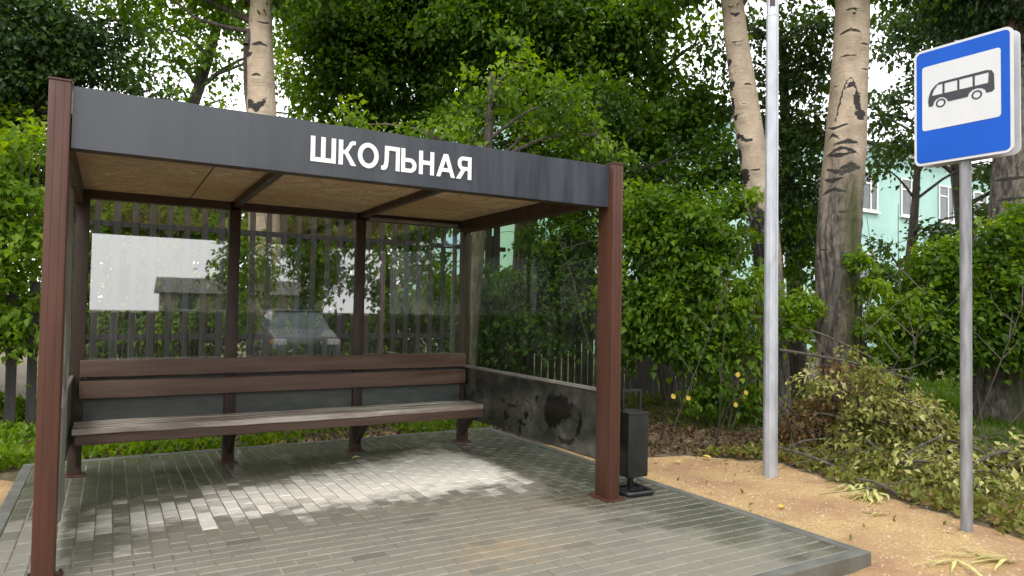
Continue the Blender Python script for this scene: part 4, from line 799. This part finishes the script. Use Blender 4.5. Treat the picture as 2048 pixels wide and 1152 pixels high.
plant('maple_tree', 'maple whose leaves hide the school wall just right of the fascia', 'tree', ground_at(1350, 11.5), PB([(1120, 330, 80), (1270, 330, 70), (1350, 360, 80), (1440, 300, 60), (1200, 200, 80), (1440, 420, 60), (1310, 260, 70), (1050, 360, 40), (1000, 290, 50), (1100, 260, 60), (1180, 420, 60), (960, 300, 60), (1010, 230, 60), (920, 240, 50), (1060, 300, 60), (1450, 330, 50), (1500, 300, 40), (1090, 330, 60), (1480, 360, 40), (1100, 420, 45)], 11.2), .8, .09, 45, 'leaf', .12, tintb=.4, clump=.28)
plant('maple_tree', 'maple hiding the school roof between the thick poplar and the sign', 'tree', ground_at(1800, 12.5), PB([(1790, 270, 42), (1830, 300, 30), (1760, 330, 26), (1880, 470, 50), (1960, 430, 45), (1830, 520, 40), (1760, 490, 30), (1740, 230, 30), (2010, 330, 50)], 12.2), .7, .09, 46, 'leaf_dark', .1, tintb=.75, clump=.26)
shrub('leafy shrub in front of the school between the poplar and the sign post', 1800, 10.6, [(1770, 540, 40), (1850, 560, 55), (1780, 640, 50), (1830, 690, 50), (1740, 690, 40), (1620, 520, 45, 11.6), (1640, 630, 50, 11.6), (1610, 440, 35, 11.6), (1900, 500, 40), (1940, 560, 50)], 1.1, .085, 47, .55)
for i, (x, y, s_) in enumerate([(-4.6, 8.6, 1.), (-8.4, 7.6, 1.2), (-6.5, 11.5, 1.3)]):
    plant('hazel_tree', ['low spreading hazel behind the left end of the fence', 'hazel further left along the fence', 'tall hazel behind the other two'][i], 'tree', (x, y, GZ), [(x+dx*s_, y+dy*s_, z_*s_, 1.2*s_, 1.2*s_, 1.*s_) for dx, dy, z_ in ((0, 0, 1.3), (1.2, -.4, 1.9), (-1.1, .3, 2.0), (.3, .5, 3.0), (.9, -.3, 3.6), (-.7, 0, 3.9), (.2, -.2, 5.0))], .35, .13, 140+i, 'leaf', .1, tintb=.55, clump=.32)
building('school_building', 'turquoise two storey school building glimpsed through the trees', 12.05, 60, 15.8, 11, 9.7, 'teal', [13.8+3.35*i for i in range(13)], (2.6, 6.5))

# ------------------------------------------------------------------ what stands across the road, behind the viewer (mirrored in the glass)
building('low_house', 'low cream house with grey roof across the road', 2.5, 17, -45, 8, 3.6, 'cream', [], (1.,), rh=1.6) if False else None
def far_house(label, x0, x1, yf, dep, h, rh, m='cream'):
    t = empty('house', ((x0+x1)/2, yf, GZ)); tag(t, label, 'house'); hw = (x1-x0)/2
    MB().box(-hw, hw, -dep, 0, 0, h).build('walls', M[m], t)
    r_ = MB(); bm = r_.bm; e = .4; lo = [bm.verts.new(q) for q in ((-hw-e, e, h+.004), (hw+e, e, h+.004), (hw+e, -dep-e, h+.004), (-hw-e, -dep-e, h+.004))]; hi = [bm.verts.new((-hw-e, -dep/2, h+rh)), bm.verts.new((hw+e, -dep/2, h+rh))]
    bm.faces.new(lo); bm.faces.new((lo[0], lo[1], hi[1], hi[0])); bm.faces.new((lo[2], lo[3], hi[0], hi[1])); bm.faces.new((lo[1], lo[2], hi[1])); bm.faces.new((lo[3], lo[0], hi[0])); r_.build('roof', M['slate'], t)
    n = int((x1-x0)/3)
    for i in range(n):
        xx = -hw+1+i*3
        wn = MB().box(xx, xx+1.2, .002, .03, 1.1, 2.3).build('window', M['window'], t); MB().box(xx-.06, xx+1.26, .032, .06, 1.04, 1.1).build('sill', M['whitewin'], wn)
for i, (x, y, s) in enumerate([(9.6, -14.5, 1.), (13.6, -13.5, 1.1), (18.5, -14, 1.2), (25, -14, 1.4)]):
    lst = [(x+dx*s, y+dy*s, zz*s, rr*s, rr*s, rr*s*.9) for dx, dy, zz, rr in ((0, 0, 3.2, 2.2), (1.7, .4, 4.8, 2.), (-1.6, -.3, 5.2, 2.), (.3, .2, 6.8, 2.2), (0, 0, 8.8, 1.8))]
    plant('maple_tree', ['round maple across the road nearest the shelter', 'second round maple along the far verge', 'third and wide maple along the far verge', 'farthest and largest maple along the far verge'][i], 'tree', (x, y, GZ), lst, .2, .24, 120+i, 'leaf_dark', .2, tintb=.5, clump=.5, per=26)
def added_board_fence():  # unseen fence, added to darken the ground mirrored in the panes
    t = empty('added_board_fence', (5, -12.2, GZ)); tag(t, 'added dark boarded fence across the road, darkening the glass reflections', 'fence')
    for i in range(22):
        mb = MB(); x0 = -25+i*2.4
        for k in range(16): mb.box(x0+k*.148, x0+k*.148+.14, -.012, .012+.004*(k % 3), .04, 1.30+.03*math.sin(k*2.1+i))
        mb.build('board_panel', M['fence'], t)
        MB().box(x0-.06, x0-.005, -.05, .05, 0, 1.45).build('fence_post', M['fence'], t)
added_board_fence()
far_house('long low house with a grey roof across the road', 3.8, 16, -50, 7, 2.4, 1.3)
far_house('smaller low house with a grey roof across the road', -11, -4, -52, 7, 2.4, 1.2)
far_house('wide house beyond the far maples', 20, 32, -38, 8, 3.0, 1.6)
for i, (x, y, s) in enumerate([(5.9, -27, .95), (10.8, -33, 1.15), (16.5, -24, 1.), (22, -28, 1.2), (-16, -40, 1.), (28, -22, 1.1)]):
    lst = [(x+dx*s, y+dy*s, zz*s, rr*s, rr*s, rr*s*.9) for dx, dy, zz, rr in ((0, 0, 4.2, 1.7), (.7, .4, 5.8, 1.5), (-.6, -.3, 6.8, 1.3), (.3, .2, 2.8, 1.3), (0, 0, 8.2, 1.0))]
    plant('birch_tree', ['birch across the road behind the low house gable', 'tall birch beside the long low house', 'birch standing before the pale wide house', 'tall birch right of the pale wide house', 'birch far off across the road on its own', 'birch at the far end of the road verge'][i], 'tree', (x, y, GZ), lst, .6, .24, 90+i, 'leaf', .16, tintb=.5, clump=.5, per=26)
def wire():
    t = empty('power_line', (0, -38, GZ)); tag(t, 'power line on two wooden poles across the road', 'power line')
    for x in (-22, 26): MB().tube([(x, 0, -.2), (x, 0, 8.6)], [.16, .12], 10).build('pole', M['fence'], t, True); MB().box(x-.05, x+.05, -.7, .7, 8.2, 8.3).build('crossarm', M['fence'], t)
    for (yy, z) in ((-.6, 8.32), (0, 8.45), (.6, 8.32)):
        MB().tube([(-22+48*i/24, yy, z-1.3*(1-((i-12)/12)**2)) for i in range(25)], .03, 5).build('wire', M['black'], t)
wire()
def car():
    t = empty('parked_car', (4.5, -9.5, -.105), R(-86)); tag(t, 'silver hatchback parked across the road, mirrored in the middle pane', 'car')
    st = [(-2.05, .35, .60, .70), (-1.95, .25, .82, .80), (-1.2, .22, .93, .84), (-.75, .22, 1.0, .85), (.9, .22, 1.02, .85), (1.7, .24, .98, .82), (2.0, .3, .8, .74)]
    bm = bmesh.new(); prev = None
    for (x, z0, z1, w_) in st:
        ring = [bm.verts.new((x, a*w_, z0+(z1-z0)*b_)) for a, b_ in ((-.86, 0), (-1, .25), (-1, .7), (-.9, 1), (.9, 1), (1, .7), (1, .25), (.86, 0))]
        if prev:
            for k in range(8): bm.faces.new((prev[k], prev[(k+1) % 8], ring[(k+1) % 8], ring[k]))
        else: bm.faces.new(ring)
        prev = ring
    bm.faces.new(prev[::-1]); mb = MB(); mb.bm.free(); mb.bm = bm; mb.build('body', M['car'], t, True)
    def cab(mname, m, sc_, zt):
        bm = bmesh.new(); lo = [(-.95, -.76), (1.75, -.74), (1.75, .74), (-.95, .76)]; hi = [(-.3, -.6), (1.25, -.58), (1.25, .58), (-.3, .6)]
        a = [bm.verts.new((x, y*sc_, .96)) for x, y in lo]; b_ = [bm.verts.new((x, y*sc_, zt)) for x, y in hi]
        for i in range(4): bm.faces.new((a[i], a[(i+1) % 4], b_[(i+1) % 4], b_[i]))
        bm.faces.new(b_); bm.faces.new(a[::-1]); q = MB(); q.bm.free(); q.bm = bm; return q.build(mname, m, t)
    cab('windows', M['window'], 1., 1.40); MB().box(-.32, 1.27, -.6, .6, 1.402, 1.45, .02).build('roof', M['car'], t, True)
    for x in (-1.3, 1.3):
        for s in (-1, 1):
            wv = MB().tube([(x, s*.70, .31), (x, s*.88, .31)], .31, 20).build('wheel', M['rubber'], t, True); MB().tube([(x, s*.882, .31), (x, s*.892, .31)], .19, 14).build('rim', M['car'], wv)
    for s in (-1, 1):
        h_ = MB().box(-2.06, -1.9, s*.62-.14, s*.62+.14, .62, .76, .02).build('headlight', M['lamp_clear'], t); MB().box(-1.95, -1.80, s*.77-.05, s*.77+.05, .64, .74, .01).build('indicator', M['lamp_orange'], t)
car()
